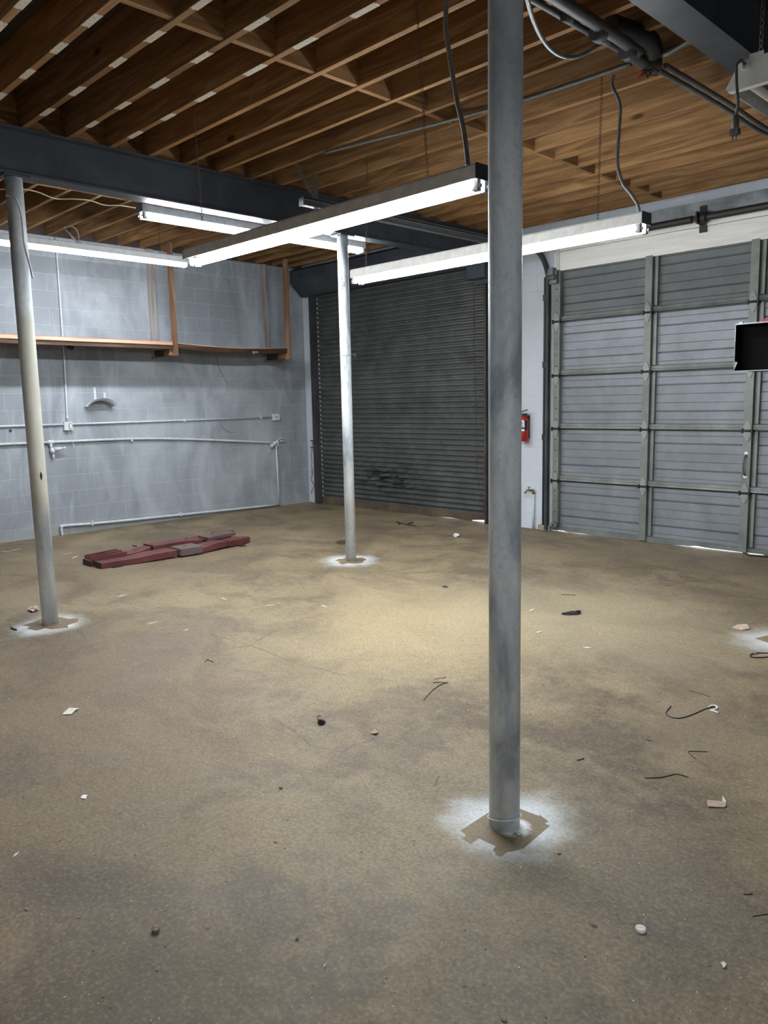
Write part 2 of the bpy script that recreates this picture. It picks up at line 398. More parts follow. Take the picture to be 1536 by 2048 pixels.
def paper_on_joist():
    s = NT('torn_paper_on_joist')
    f = s.noise(s.O, 60, 5, 0.7)
    g = s.noise(s.mul(s.O, (60, 160, 1)), 1.0, 3, 0.7)
    c = s.ramp(f, [(0.3, (0.42, 0.36, 0.27)), (0.6, (0.66, 0.60, 0.50))])
    c = s.mix(s.mr(g, 0.6, 0.68, 0, 0.6), c, (0.12, 0.09, 0.07))
    return s.out(c, 0.9)
M['jpaper'] = paper_on_joist()

# ------------------------------------------------------------------ mesh builder
class MB:
    def __init__(s):
        s.v = []; s.f = []; s.sm = []
    def add(s, vs, fs, smooth=False):
        o = len(s.v)
        s.v += [Vector(p) for p in vs]
        s.f += [tuple(i + o for i in f) for f in fs]
        s.sm += [smooth] * len(fs)
        return s
    def box(s, x0, x1, y0, y1, z0, z1):
        vs = [(x, y, z) for z in (z0, z1) for y in (y0, y1) for x in (x0, x1)]
        return s.add(vs, [(0, 2, 3, 1), (4, 5, 7, 6), (0, 1, 5, 4), (2, 6, 7, 3), (0, 4, 6, 2), (1, 3, 7, 5)])
    def obox(s, c, size, rz=0.0, ry=0.0, rx=0.0):
        from mathutils import Euler
        R = Euler((rx, ry, rz)).to_matrix()
        o = len(s.v)
        s.box(-size[0] / 2, size[0] / 2, -size[1] / 2, size[1] / 2, -size[2] / 2, size[2] / 2)
        for i in range(o, len(s.v)): s.v[i] = R @ s.v[i] + Vector(c)
        return s
    def prism(s, prof, a, b, axis):
        # prof: closed polygon in the two other axes (ordered); extruded from a to b along axis
        n = len(prof)
        def P(t, q):
            if axis == 0: return (t, q[0], q[1])
            if axis == 1: return (q[0], t, q[1])
            return (q[0], q[1], t)
        vs = [P(a, q) for q in prof] + [P(b, q) for q in prof]
        fs = [(i, (i + 1) % n, n + (i + 1) % n, n + i) for i in range(n)]
        fs += [tuple(range(n - 1, -1, -1)), tuple(range(n, 2 * n))]
        return s.add(vs, fs)
    def strip(s, prof, a, b, axis, thick_axis, t):
        # open profile swept along axis and given thickness t along thick_axis (sheet metal)
        n = len(prof)
        q2 = [tuple(p[k] + (t if k == thick_axis else 0) for k in range(2)) for p in reversed(prof)]
        return s.prism(list(prof) + q2, a, b, axis)
    def tube(s, pts, r, seg=10, cap=True, smooth=True):
        pts = [Vector(p) for p in pts]
        rs = r if isinstance(r, (list, tuple)) else [r] * len(pts)
        o = len(s.v); n = len(pts)
        prev = None
        for i, p in enumerate(pts):
            t = (pts[min(i + 1, n - 1)] - pts[max(i - 1, 0)])
            if t.length < 1e-9: t = Vector((0, 0, 1))
            t.normalize()
            if prev is None:
                a = Vector((0, 0, 1)) if abs(t.z) < 0.9 else Vector((1, 0, 0))
                u = t.cross(a).normalized()
            else:
                u = (prev - t * prev.dot(t)).normalized()
            prev = u
            w = t.cross(u)
            for k in range(seg):
                an = 2 * math.pi * k / seg
                s.v.append(p + (u * math.cos(an) + w * math.sin(an)) * rs[i])
        for i in range(n - 1):
            for k in range(seg):
                k2 = (k + 1) % seg
                s.f.append((o + i * seg + k, o + i * seg + k2, o + (i + 1) * seg + k2, o + (i + 1) * seg + k)); s.sm.append(smooth)
        if cap:
            s.f.append(tuple(o + k for k in range(seg - 1, -1, -1))); s.sm.append(False)
            s.f.append(tuple(o + (n - 1) * seg + k for k in range(seg))); s.sm.append(False)
        return s
    def torus(s, c, R, r, axis=(0, 0, 1), seg=20, rs=6, stretch=None, arc=1.0):
        ax = Vector(axis).normalized()
        a = Vector((0, 0, 1)) if abs(ax.z) < 0.9 else Vector((1, 0, 0))
        u = ax.cross(a).normalized(); w = ax.cross(u)
        pts = []
        m = seg if arc >= 1 else seg
        for k in range(m + (0 if arc >= 1 else 1)):
            an = 2 * math.pi * arc * k / m
            pts.append(Vector(c) + u * R * math.cos(an) + w * R * math.sin(an) * (stretch or 1.0))
        if arc >= 1: pts += pts[:2]
        return s.tube(pts, r, rs, cap=(arc < 1))
    def lathe(s, prof, c, axis='z', seg=24):
        # prof: list of (r, h)
        o = len(s.v); n = len(prof)
        for r, h in prof:
            for k in range(seg):
                an = 2 * math.pi * k / seg
                p = (r * math.cos(an), r * math.sin(an), h)
                if axis == 'x': p = (p[2], p[0], p[1])
                if axis == 'y': p = (p[0], p[2], p[1])
                s.v.append(Vector(p) + Vector(c))
        for i in range(n - 1):
            for k in range(seg):
                k2 = (k + 1) % seg
                s.f.append((o + i * seg + k, o + i * seg + k2, o + (i + 1) * seg + k2, o + (i + 1) * seg + k)); s.sm.append(True)
        s.f.append(tuple(o + k for k in range(seg - 1, -1, -1))); s.sm.append(False)
        s.f.append(tuple(o + (n - 1) * seg + k for k in range(seg))); s.sm.append(False)
        return s
    def stations(s, st, bev=0.0):
        # st: list of (y, xl, xr, z0, z1): a box-section bar running along y
        o = len(s.v)
        for y, xl, xr, z0, z1 in st:
            for p in ((xl, z0), (xr, z0), (xr, z1 - bev), (xr - bev, z1), (xl + bev, z1), (xl, z1 - bev)):
                s.v.append(Vector((p[0], y, p[1])))
        for i in range(len(st) - 1):
            for k in range(6):
                k2 = (k + 1) % 6
                s.f.append((o + i * 6 + k, o + i * 6 + k2, o + (i + 1) * 6 + k2, o + (i + 1) * 6 + k)); s.sm.append(False)
        s.f.append(tuple(o + k for k in range(5, -1, -1))); s.sm.append(False)
        n = len(st) - 1
        s.f.append(tuple(o + n * 6 + k for k in range(6))); s.sm.append(False)
        return s
    def build(s, name, mat, parent=None, origin=None, bevel=0.0):
        import bmesh
        if parent is not None:
            o = Vector((0, 0, 0)); q = parent
            while q is not None:
                o = o + Vector(q.location); q = q.parent
            loc = Vector((0, 0, 0))
        else:
            if origin is None:
                n = len(s.v)
                origin = (sum(p.x for p in s.v) / n, sum(p.y for p in s.v) / n, min(p.z for p in s.v))
            o = Vector(origin); loc = o
        me = bpy.data.meshes.new(name)
        me.from_pydata([tuple(p - o) for p in s.v], [], s.f)
        me.polygons.foreach_set('use_smooth', s.sm)
        bm = bmesh.new(); bm.from_mesh(me)
        bmesh.ops.recalc_face_normals(bm, faces=bm.faces)
        bm.to_mesh(me); bm.free()
        me.materials.append(M[mat] if isinstance(mat, str) else mat)
        ob = bpy.data.objects.new(name, me)
        COL.objects.link(ob)
        ob.location = loc
        if parent is not None: ob.parent = parent
        if bevel:
            md = ob.modifiers.new('bevel', 'BEVEL'); md.width = bevel; md.segments = 2; md.limit_method = 'ANGLE'
        return ob

def tag(o, label, cat, group=None, kind=None):
    o['label'] = label; o['category'] = cat
    if group: o['group'] = group
    if kind: o['kind'] = kind
    return o

def thing(name, label, cat, loc, group=None):
    o = bpy.data.objects.new(name, None)
    o.empty_display_size = 0.1
    COL.objects.link(o)
    o.location = Vector(loc)
    return tag(o, label, cat, group)

def struct(o):
    o['kind'] = 'structure'
    return o

def copy_tree(root):
    r = root.copy(); COL.objects.link(r)
    for ch in root.children:
        c = ch.copy(); COL.objects.link(c); c.parent = r
        for g in ch.children:
            d = g.copy(); COL.objects.link(d); d.parent = c
    return r

ORD = ['first', 'second', 'third', 'fourth', 'fifth', 'sixth', 'seventh', 'eighth', 'ninth', 'tenth', 'eleventh', 'twelfth', 'thirteenth',
       'fourteenth', 'fifteenth', 'sixteenth', 'seventeenth', 'eighteenth', 'nineteenth', 'twentieth', 'twenty-first', 'twenty-second',
       'twenty-third', 'twenty-fourth', 'twenty-fifth', 'twenty-sixth', 'twenty-seventh', 'twenty-eighth', 'twenty-ninth', 'thirtieth']

# ================================================================== ROOM SHELL
XR, YF = 12.4, -12.0
def make_floor():
    verts = [(-0.2, YF - 0.2), (XR + 0.2, YF - 0.2), (XR + 0.2, 0.06), (-0.2, 0.06)]
    faces = [[0, 1, 2, 3]]
    tape0 = [(-0.097, 0.129), (0.056, 0.139), (0.058, 0.147), (0.105, 0.132), (0.106, 0.109), (0.127, 0.110), (0.142, -0.079), (0.122, -0.127), (0.114, -0.130),
             (0.115, -0.176), (0.099, -0.179), (0.068, -0.159), (0.062, -0.135), (-0.010, -0.137), (-0.011, -0.187), (-0.053, -0.181), (-0.058, -0.152), (-0.094, -0.143)]
    shapes = []
    def rot(pts, a, k):
        ca, sa = math.cos(a) * k, math.sin(a) * k
        return [(x * ca - y * sa, x * sa + y * ca) for x, y in pts]
    ragged = [(-0.16, 0.10), (-0.05, 0.16), (0.06, 0.13), (0.10, 0.16), (0.17, 0.08), (0.15, -0.01), (0.20, -0.06), (0.11, -0.12), (0.05, -0.11), (0.03, -0.17), (-0.07, -0.15), (-0.09, -0.10), (-0.17, -0.09), (-0.15, 0.0)]
    for (cx, cy), pts in zip(COLS, (tape0, rot(ragged, 0.5, 1.05), rot(ragged, -0.9, 0.95), rot(tape0, 1.2, 1.1))):
        shapes.append([(cx + x, cy + y) for x, y in pts])
    for sh in shapes:
        n = len(verts); verts += sh; faces.append(list(range(n, n + len(sh))))
    r = delaunay_2d_cdt([Vector(v) for v in verts], [], faces, 1, 1e-6)
    vo, fo = r[0], r[2]
    me = bpy.data.meshes.new('floor')
    top = [(v.x, v.y, 0.0) for v in vo]
    me.from_pydata(top, [], [tuple(f) for f in fo])
    at = me.attributes.new('bare', 'FLOAT', 'FACE')
    def inside(x, y, poly):
        c = False
        for (ax, ay), (bx_, by_) in zip(poly, poly[1:] + poly[:1]):
            if (ay > y) != (by_ > y) and x < (bx_ - ax) * (y - ay) / (by_ - ay) + ax: c = not c
        return c
    for i, p in enumerate(me.polygons): at.data[i].value = 1.0 if any(inside(p.center.x, p.center.y, sh) for sh in shapes) else 0.0
    for p in me.polygons:
        if p.normal.z < 0: p.flip()
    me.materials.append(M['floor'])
    o = bpy.data.objects.new('floor', me); COL.objects.link(o)
    return struct(o)
make_floor()

struct(MB().box(-0.2, 0, YF, 0.2, 0, 3.624).build('wall_left', 'wall_l', origin=(0, 0, 0)))
struct(MB().box(-0.2, 0, YF, 0.0, 3.6245, 3.86).build('trim_5', 'deck', origin=(0, 0, 3.62)))
b = MB()
b.box(0, 0.30, 0, 0.2, 0, 3.86)
b.box(0.30, 3.66, 0, 0.2, 3.24, 3.86)
b.box(3.66, 4.585, 0, 0.2, 0, 3.86)
b.box(4.585, 8.93, 0, 0.2, 3.02, 3.86)
b.box(8.93, XR, 0, 0.2, 0, 3.86)
struct(b.build('wall_back', 'wall_b', origin=(0, 0, 0)))
struct(MB().box(XR, XR + 0.2, YF, 0.2, 0, 3.86).build('wall_right', 'wall_o', origin=(0, 0, 0)))
struct(MB().box(-0.2, XR + 0.2, YF - 0.2, YF, 0, 3.86).build('wall_front', 'wall_o', origin=(0, 0, 0)))
b = MB()
b.box(-0.2, XR + 0.2, YF - 0.2, 0.2, 3.86, 3.92)
struct(b.build('ceiling', 'deck', origin=(0, 0, 3.86)))
b = MB(); b.box(-4, XR + 4, 0.06, 9, -0.05, -0.005)
struct(b.build('ground_outside', 'outside', origin=(0, 0.06, 0)))

# whitewashed header boards over the garage door and ledger above them
b = MB()
b.box(4.62, 9.4, -0.035, -0.003, 3.00, 3.205)
b.box(4.62, 9.4, -0.045, -0.003, 3.21, 3.29)
b.box(4.585, 4.62, -0.03, -0.003, 3.00, 3.205)
struct(b.build('trim_1', 'header'))
struct(MB().box(3.9, 9.6, -0.05, -0.003, 3.295, 3.445).build('trim_2', 'ledger'))
struct(MB().box(4.62, 4.66, -0.050, -0.036, 3.02, 3.30).build('trim_3', 'header'))

# ================================================================== ROLLING STEEL DOOR (left, back wall)
def empty(name, loc):
    o = bpy.data.objects.new(name, None); COL.objects.link(o); o.location = Vector(loc); return o
d1 = struct(empty('door_1', (1.98, 0, 0)))
b = MB()
# curtain of interlocking curved slats
prof = []
z = 3.23; pitch = 0.0705
while z > 0.085:
    for t, dy in ((0.0, 0.010), (0.012, 0.010), (0.016, 0.0), (0.020, -0.012), (0.032, -0.020), (0.046, -0.020), (0.060, -0.010), (0.065, 0.002), (0.0685, 0.010)):
        prof.append((0.045 + dy, z - t))
    z -= pitch
b.strip(prof, 0.2995, 3.6605, 0, 0, 0.004)
for f in range(len(b.sm)): b.sm[f] = False
b.build('curtain', 'rollmetal', d1)
b = MB()
n = 40
lo = []
for i in range(n + 1):
    x = 0.33 + (3.63 - 0.33) * i / n
    zz = 0.002 if x < 1.7 else 0.004 + 0.012 * (0.5 + 0.5 * math.sin(x * 9.1)) * (x - 1.7) / 1.6
    if x > 3.3: zz = 0.012 + (x - 3.3) * 0.09
    lo.append((x, zz))
for (xa, za), (xb, zb) in zip(lo[:-1], lo[1:]):
    vs = []
    for (x, zz) in ((xa, za), (xb, zb)):
        vs += [(x, 0.0, zz), (x, 0.07, zz), (x, 0.07, 0.10), (x, 0.0, 0.10)]
    b.add(vs, [(0, 4, 5, 1), (1, 5, 6, 2), (2, 6, 7, 3), (3, 7, 4, 0)])
b.build('bottom_bar', 'rustbar', d1)
for (xa, xb, tw) in ((0.20, 0.335, 1), (3.62, 3.76, -1)):
    b = MB()
    b.box(xa, xb, -0.05, -0.004, 0, 3.2)
    xe = xb - 0.03 if tw > 0 else xa
    b.box(xe, xe + 0.03, -0.09, -0.05, 0, 3.15)
    for k in range(12): b.obox(((xa + xb) / 2 - 0.02 * tw, -0.056, 0.2 + k * 0.26), (0.025, 0.014, 0.025))
    b.build('guide_rail', 'darkguide', d1)
b = MB()
hp = [(-0.004, 3.60), (-0.20, 3.60), (-0.29, 3.55), (-0.29, 3.38), (-0.17, 3.27), (-0.09, 3.20), (-0.004, 3.19)]
b.prism(hp, 0.10, 3.62, 0)
b.prism([(p[0] * 1.04 , 3.395 + (p[1] - 3.395) * 1.05) if p[0] < -0.01 else p for p in hp], 0.085, 0.105, 0)
b.box(0.12, 3.6, -0.296, -0.288, 3.455, 3.470)
b.build('hood', 'hood', d1)
b = MB(); b.box(3.52, 3.78, -0.16, -0.096, 2.965, 3.26); b.box(3.50, 3.78, -0.28, -0.16, 3.02, 3.22)
b.build('hood_bracket', 'hood', d1)

# hoist chain hanging in front of the roller door
def chain(mb, p0, p1, link=0.026, r=0.0016, w=0.007):
    p0 = Vector(p0); p1 = Vector(p1)
    L = (p1 - p0).length; d = (p1 - p0) / L
    n = max(2, int(L / (link * 0.78)))
    side = d.cross(Vector((0.3, 1, 0.2))).normalized(); oth = d.cross(side)
    for i in range(n):
        c = p0 + (p1 - p0) * ((i + 0.5) / n)
        u = side if i % 2 == 0 else oth
        pts = []
        for k in range(9):
            an = 2 * math.pi * (k % 8) / 8
            pts.append(c + d * math.cos(an) * link * 0.5 + u * math.sin(an) * w)
        mb.tube(pts, r, 4, cap=False)
b = MB()
hc = [(3.455, -0.075, 3.00), (3.462, -0.075, 2.2), (3.475, -0.075, 1.4), (3.49, -0.075, 0.7), (3.53, -0.075, 0.42), (3.60, -0.075, 0.30), (3.63, -0.10, 0.12)]
for p, q in zip(hc[:-1], hc[1:]): chain(b, p, q, 0.032, 0.0022, 0.009)
for p, q in (((3.56, -0.085, 0.36), (3.535, -0.085, 0.24)), ((3.535, -0.085, 0.24), (3.60, -0.085, 0.14)), ((3.60, -0.085, 0.14), (3.62, -0.085, 0.30))): chain(b, p, q, 0.032, 0.0022, 0.009)
tag(b.build('hoist_chain', 'chain'), 'thin dark hoist chain hanging down the right side of the black roller door', 'chain')

# ropes at the left jamb
b = MB()
pts = [(0.205, -0.065, 0.98)]
for k in range(26):
    t = k / 25
    pts.append((0.175 + 0.022 * math.sin(t * 17) * (0.3 + t), -0.07 + 0.012 * math.cos(t * 23), 0.86 - 0.70 * t))
b.tube(pts, 0.0045, 6)
b.torus((0.17, -0.068, 0.50), 0.03, 0.004, (0.2, 1, 0), 16, 6)
b.box(0.155, 0.21, -0.075, -0.05, 0.985, 1.0); b.box(0.16, 0.21, -0.075, -0.05, 0.875, 0.89)
tag(b.build('door_rope', 'greyrope'), 'dark frayed rope tangled on the left guide of the roller door', 'rope')

# ================================================================== SECTIONAL GARAGE DOOR (right, back wall)
DX0, DX1, SH = 4.585, 8.93, 0.6096
d2 = struct(empty('door_2', (6.75, 0, 0)))
stx = [4.632, 5.735, 6.795, 7.855, 8.89]
grooves = [(0.10, 't'), (0.25, 'l'), (0.39, 't'), (0.54, 't'), (0.70, 'l'), (0.83, 't')]
for k in range(5):
    zt = SH * (k + 1) - (0.03 if k == 4 else 0.0); zb = SH * k
    H = SH
    prof = [(0.02, SH * (k + 1) if k < 4 else zt)]
    for f, t in grooves:
        zz = SH * (k + 1) - f * H
        if k == 4 and zz > zt: continue
        if t == 't': prof += [(0.02, zz + 0.003), (0.028, zz), (0.02, zz - 0.003)]
        else: prof += [(0.020, zz + 0.020), (0.030, zz + 0.006), (0.038, zz + 0.004), (0.038, zz), (0.020, zz - 0.001)]
    prof.append((0.02, zb + (0.02 if k == 0 else 0.0)))
    b = MB(); b.strip(prof, DX0, DX1, 0, 0, 0.012)
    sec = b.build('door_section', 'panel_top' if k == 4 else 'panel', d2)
    # horizontal rail at the foot of each section
    b = MB()
    if k > 0:
        b.prism([(0.018, zb + 0.066), (-0.006, zb + 0.058), (-0.010, zb + 0.030), (-0.004, zb + 0.028), (-0.012, zb + 0.006), (0.018, zb + 0.004)], DX0 + 0.01, DX1 - 0.01, 0)
        b.build('rail', 'rail', sec)
        b = MB(); b.box(DX0, DX1, 0.010, 0.0195, zb - 0.012, zb + 0.003); b.build('joint_shadow_gap', 'black', sec)
    else:
        nn = 60
        for i in range(nn):
            xa = DX0 + 0.005 + (DX1 - DX0 - 0.01) * i / nn; xb = DX0 + 0.005 + (DX1 - DX0 - 0.01) * (i + 1) / nn
            h0 = 0.004 + 0.010 * max(0, math.sin(xa * 7.3) * math.sin(xa * 2.1 + 1)) + (0.014 if xa < 4.80 else 0) + (0.012 if 6.3 < xa < 7.0 else 0)
            h1 = 0.004 + 0.010 * max(0, math.sin(xb * 7.3) * math.sin(xb * 2.1 + 1)) + (0.014 if xb < 4.80 else 0) + (0.012 if 6.3 < xb < 7.0 else 0)
            vs = []
            for (x, hh) in ((xa, h0), (xb, h1)):
                vs += [(x, -0.012, hh), (x, 0.045, hh), (x, 0.045, 0.075), (x, -0.012, 0.055)]
            b.add(vs, [(0, 4, 5, 1), (1, 5, 6, 2), (2, 6, 7, 3), (3, 7, 4, 0)])
        b.build('bottom_rail', 'rail', sec)
    zs = zb + (0.02 if k == 0 else 0.008)
    for j, sx in enumerate(stx):
        b = MB()
        w = 0.078
        zt2 = zt - 0.006
        b.box(sx - w / 2, sx + w / 2, -0.038, 0.022, zs, zt2)
        if 0 < j < 4:
            b.box(sx + w / 2, sx + w / 2 + 0.028, 0.012, 0.021, zs + 0.06, zt2)
            b.box(sx + w / 2 + 0.026, sx + w / 2 + 0.052, -0.016, 0.021, zs + 0.06, zt2)
        if j in (0, 4):
            for q in range(4):
                zz = zs + 0.10 + q * 0.125
                b.tube([(sx, -0.042, zz), (sx, -0.036, zz)], 0.010, 10)
        b.build('stile', 'stile', sec)
        if j in (0, 4):
            b = MB()
            for q in range(4):
                zz = zs + 0.10 + q * 0.125
                b.tube([(sx, -0.0435, zz), (sx, -0.040, zz)], 0.0075, 10)
            b.build('bolt_holes', 'black', sec)
for k in range(1, 5):
    zb = SH * k
    for j, sx in enumerate(stx):
        b = MB()
        for sg in (1, -1):
            z0 = zb + sg * 0.012
            pr = [(sx - 0.034, z0), (sx + 0.034, z0), (sx + 0.032, z0 + sg * 0.03), (sx + 0.010, z0 + sg * 0.085), (sx - 0.010, z0 + sg * 0.085), (sx - 0.032, z0 + sg * 0.03)]
            b.prism(pr, -0.046, -0.0385, 1)
            b.tube([(sx, -0.050, z0 + sg * 0.028), (sx, -0.044, z0 + sg * 0.028)], 0.006, 8)
        h = b.build('hinge', 'hinge', d2)
        b = MB()
        b.tube([(sx - 0.055, -0.048, zb), (sx + 0.055, -0.048, zb)], 0.010, 8)
        b.box(sx - 0.052, sx - 0.040, -0.060, -0.036, zb - 0.022, zb + 0.022); b.box(sx + 0.040, sx + 0.052, -0.060, -0.036, zb - 0.022, zb + 0.022)
        b.build('hinge_pin', 'black', h)
# pull handle on the third stile, second section from the floor
hx = stx[2]
b = MB()
b.tube([(hx, -0.04, 0.985), (hx - 0.004, -0.075, 0.965), (hx - 0.010, -0.082, 0.92), (hx - 0.010, -0.082, 0.85), (hx - 0.004, -0.075, 0.805), (hx, -0.04, 0.785)], 0.010, 8)
hd = b.build('handle', 'greysteel', d2)
b = MB()
for zz in (1.0, 0.775): b.lathe([(0.0, -0.041), (0.020, -0.041), (0.020, -0.039)], (hx, 0, zz), 'y', 12)
b.build('handle_washers', 'white', hd)
# vertical track, curve and horizontal track on the left
tp = []
for k in range(14): tp.append((0.0, 0.02 + k * (2.74 - 0.02) / 13))
R = 0.36
for k in range(1, 11):
    a = math.radians(9 * k)
    tp.append((-R * (1 - math.cos(a)), 2.74 + 0.09 + R * math.sin(a) * 1.05))
b = MB()
def track(mb, x0, x1, path, t=0.028):
    # path of (y, z) centres; sheet of depth t across, made as a bent channel
    pts = [Vector((0, p[0], p[1])) for p in path]
    n = len(pts); o = len(mb.v)
    for i, p in enumerate(pts):
        d = (pts[min(i + 1, n - 1)] - pts[max(i - 1, 0)]).normalized()
        nrm = Vector((0, -d.z, d.y))
        for (xx, s_) in ((x0, 0), (x1, 0), (x1, 1), (x0, 1)):
            q = p + nrm * (-t * s_)
            mb.v.append(Vector((xx, q.y, q.z)))
    for i in range(n - 1):
        for k in range(4):
            k2 = (k + 1) % 4
            mb.f.append((o + i * 4 + k, o + i * 4 + k2, o + (i + 1) * 4 + k2, o + (i + 1) * 4 + k)); mb.sm.append(False)
    mb.f.append((o + 3, o + 2, o + 1, o)); mb.sm.append(False)
    mb.f.append(tuple(o + (n - 1) * 4 + k for k in range(4))); mb.sm.append(False)
TX = 4.522
vpath = [(-0.095, zz) for zz in [0.02 + i * 0.3 for i in range(10)]] + [(-0.095 - 0.30 * (1 - math.cos(math.radians(a))), 2.86 + 0.335 * math.sin(math.radians(a))) for a in range(9, 91, 9)]
hpath = vpath[-1:] + [(y, 3.195) for y in (-1.0, -2.0, -3.0, -3.66)]
track(b, TX - 0.004, TX + 0.032, vpath, 0.055)
trk = b.build('vertical_track', 'darkguide', d2)
b = MB()
b.box(TX - 0.055, TX - 0.035, -0.06, -0.003, 0.0, 2.95)
for zz in (1.12, 1.96, 2.72): b.box(TX - 0.060, TX - 0.02, -0.07, -0.004, zz - 0.035, zz + 0.035)
b.build('track_bracket', 'black', d2)
b = MB()
b.box(TX + 0.0, TX + 0.006, -3.66, -0.38, 3.170, 3.225)
b.box(TX + 0.0, TX + 0.05, -3.66, -0.38, 3.222, 3.228)
b.box(TX + 0.0, TX + 0.05, -3.66, -0.38, 3.168, 3.174)
b.box(TX + 0.044, TX + 0.05, -3.66, -0.38, 3.210, 3.228)
b.box(TX - 0.012, TX - 0.004, -3.5, -0.5, 3.228, 3.262)
b.build('horizontal_track', 'greysteel', d2)
b = MB()
b.box(TX - 0.006, TX - 0.001, -3.51, -3.46, 3.15, 3.62)
b.obox((TX - 0.004, -3.60, 3.38), (0.005, 0.025, 0.42), 0, 0, math.radians(38))
b.box(TX - 0.004, TX + 0.052, -3.67, -3.66, 3.165, 3.23)
b.build('track_hanger', 'greysteel', d2)
b = MB(); b.box(TX + 0.02, TX + 0.10, -0.115, -0.04, 2.955, 3.035); b.tube([(TX + 0.03, -0.09, 2.93), (TX + 0.12, -0.09, 2.93)], 0.028, 12); b.box(TX + 0.03, TX + 0.13, -0.085, -0.04, 2.86, 3.00)
b.build('top_roller_bracket', 'greysteel', d2)
b = MB(); b.tube([(4.60, -0.06, 0.10), (4.64, -0.075, 0.08), (4.60, -0.08, 0.06), (4.66, -0.07, 0.045), (4.69, -0.06, 0.10), (4.66, -0.065, 0.12)], 0.007, 8); b.build('bottom_bracket', 'black', d2)
# torsion spring assembly
ts = thing('torsion_spring', 'black torsion spring tube on a bracket above the sectional garage door', 'spring', (6.3, -0.13, 3.22))
b = MB()
b.tube([(4.7, -0.14, 3.27), (8.9, -0.14, 3.27)], 0.014, 12); b.build('shaft', 'blackpipe', ts)
for xa, xb in ((5.3, 6.22), (6.36, 7.5)):
    b = MB(); pts = []
    nt = int((xb - xa) / 0.011)
    for k in range(nt * 2 + 1): pts.append((xa + (xb - xa) * k / (nt * 2), -0.14, 3.27))
    b.tube(pts, [0.036 if k % 2 else 0.0335 for k in range(len(pts))], 14); b.build('coil', 'blackpipe', ts)
b = MB()
b.box(6.26, 6.33, -0.06, -0.04, 3.15, 3.40); b.box(6.275, 6.29, -0.19, -0.05, 3.22, 3.33)
b.torus((6.285, -0.14, 3.27), 0.045, 0.013, (1, 0, 0), 18, 8); b.lathe([(0.05, -0.03), (0.05, 0.03)], (6.34, -0.14, 3.27), 'x', 16)
b.build('centre_bracket', 'black', ts)

# rope crumpled at the foot of the garage door
b = MB(); b.tube([tuple(fl(1466, 1098, 0.01)), tuple(fl(1474, 1095, 0.03)), tuple(fl(1484, 1098, 0.03)), tuple(fl(1487, 1104, 0.012)), tuple(fl(1500, 1111, 0.01)), tuple(fl(1530, 1113, 0.01)), tuple(fl(1560, 1114, 0.01))], 0.011, 8)
tag(b.build('rope', 'greyrope'), 'frayed rope end on the floor under the garage door', 'rope')

# ================================================================== BEAMS AND COLUMNS
def ibeam(name, x, z0, z1, y0, y1, label, bolts=()):
    b = MB(); w = 0.075; t = 0.014
    b.box(x - w, x + w, y0, y1, z0, z0 + t); b.box(x - w, x + w, y0, y1, z1 - t, z1); b.box(x - 0.006, x + 0.006, y0, y1, z0 + t, z1 - t)
    o = b.build(name, 'beam', origin=(x, (y0 + y1) / 2, z0))
    return tag(o, label, 'beam')
ibeam('steel_beam', 4.0, 3.14, 3.448, YF + 0.01, -0.004, 'dark blue-grey steel I-beam on top of the left and middle columns')
ibeam('steel_beam', 8.105, 3.12, 3.448, YF + 0.01, -0.004, 'dark steel I-beam at the top right, over the nearest column')

def column(cx, cy, ztop, r, label, group='round steel columns', lean=(0, 0), mat='column'):
    t = thing('steel_column', label, 'column', (cx, cy, 0), group)
    b = MB(); b.tube([(cx, cy, 0.0), (cx + lean[0] * .5, cy + lean[1] * .5, ztop / 2), (cx + lean[0], cy + lean[1], ztop - 0.012)], r, 40)
    b.build('shaft', mat, t)
    b = MB(); b.box(cx - 0.075, cx + 0.075, cy - 0.085, cy + 0.085, ztop - 0.012, ztop - 0.001); b.build('cap_plate', 'beam', t)
    return t
c0 = column(*COLS[0], 3.12, 0.0565, 'thick grey steel column in the foreground with taped square at its foot')
c1 = column(*COLS[1], 3.14, 0.0565, 'steel column on the left with yellowish paint and cable down its side', mat='column_y')
c2 = column(*COLS[2], 3.14, 0.052, 'slim pale column in front of the black roller door', lean=(0.0, 0.0))
c3 = column(*COLS[3], 3.12, 0.0565, 'steel column just outside the right edge, carrying the black box')
# wire loops
b = MB()
pts = [(COLS[0][0] + 0.062 * math.cos(a), COLS[0][1] + 0.062 * math.sin(a), 0.035 + 0.016 * math.cos(a + 0.6)) for a in [math.radians(q) for q in range(0, 361, 15)]]
b.tube(pts, 0.0017, 6, cap=False)
b.build('wire_tie', 'white', c0)
b = MB()
zc = 2.02
b.tube([(COLS[2][0] + 0.054 * math.cos(a), COLS[2][1] + 0.054 * math.sin(a), zc) for a in [math.radians(q) for q in range(0, 361, 20)]], 0.003, 6, cap=False)
b.tube([(COLS[2][0] + 0.045, COLS[2][1] + 0.03, zc), (COLS[2][0] + 0.065, COLS[2][1] + 0.06, zc + 0.02), (COLS[2][0] + 0.072, COLS[2][1] + 0.065, zc - 0.015), (COLS[2][0] + 0.055, COLS[2][1] + 0.05, zc - 0.01)], 0.003, 6)
b.build('wire_tie', 'chain_grey', c2)
def on_col(c, r, ang, zz, e=0.001):
    return (c[0] + (r + e) * math.cos(ang), c[1] + (r + e) * math.sin(ang), zz)
camang2 = math.atan2(CAM.y - COLS[2][1], CAM.x - COLS[2][0])
b = MB()
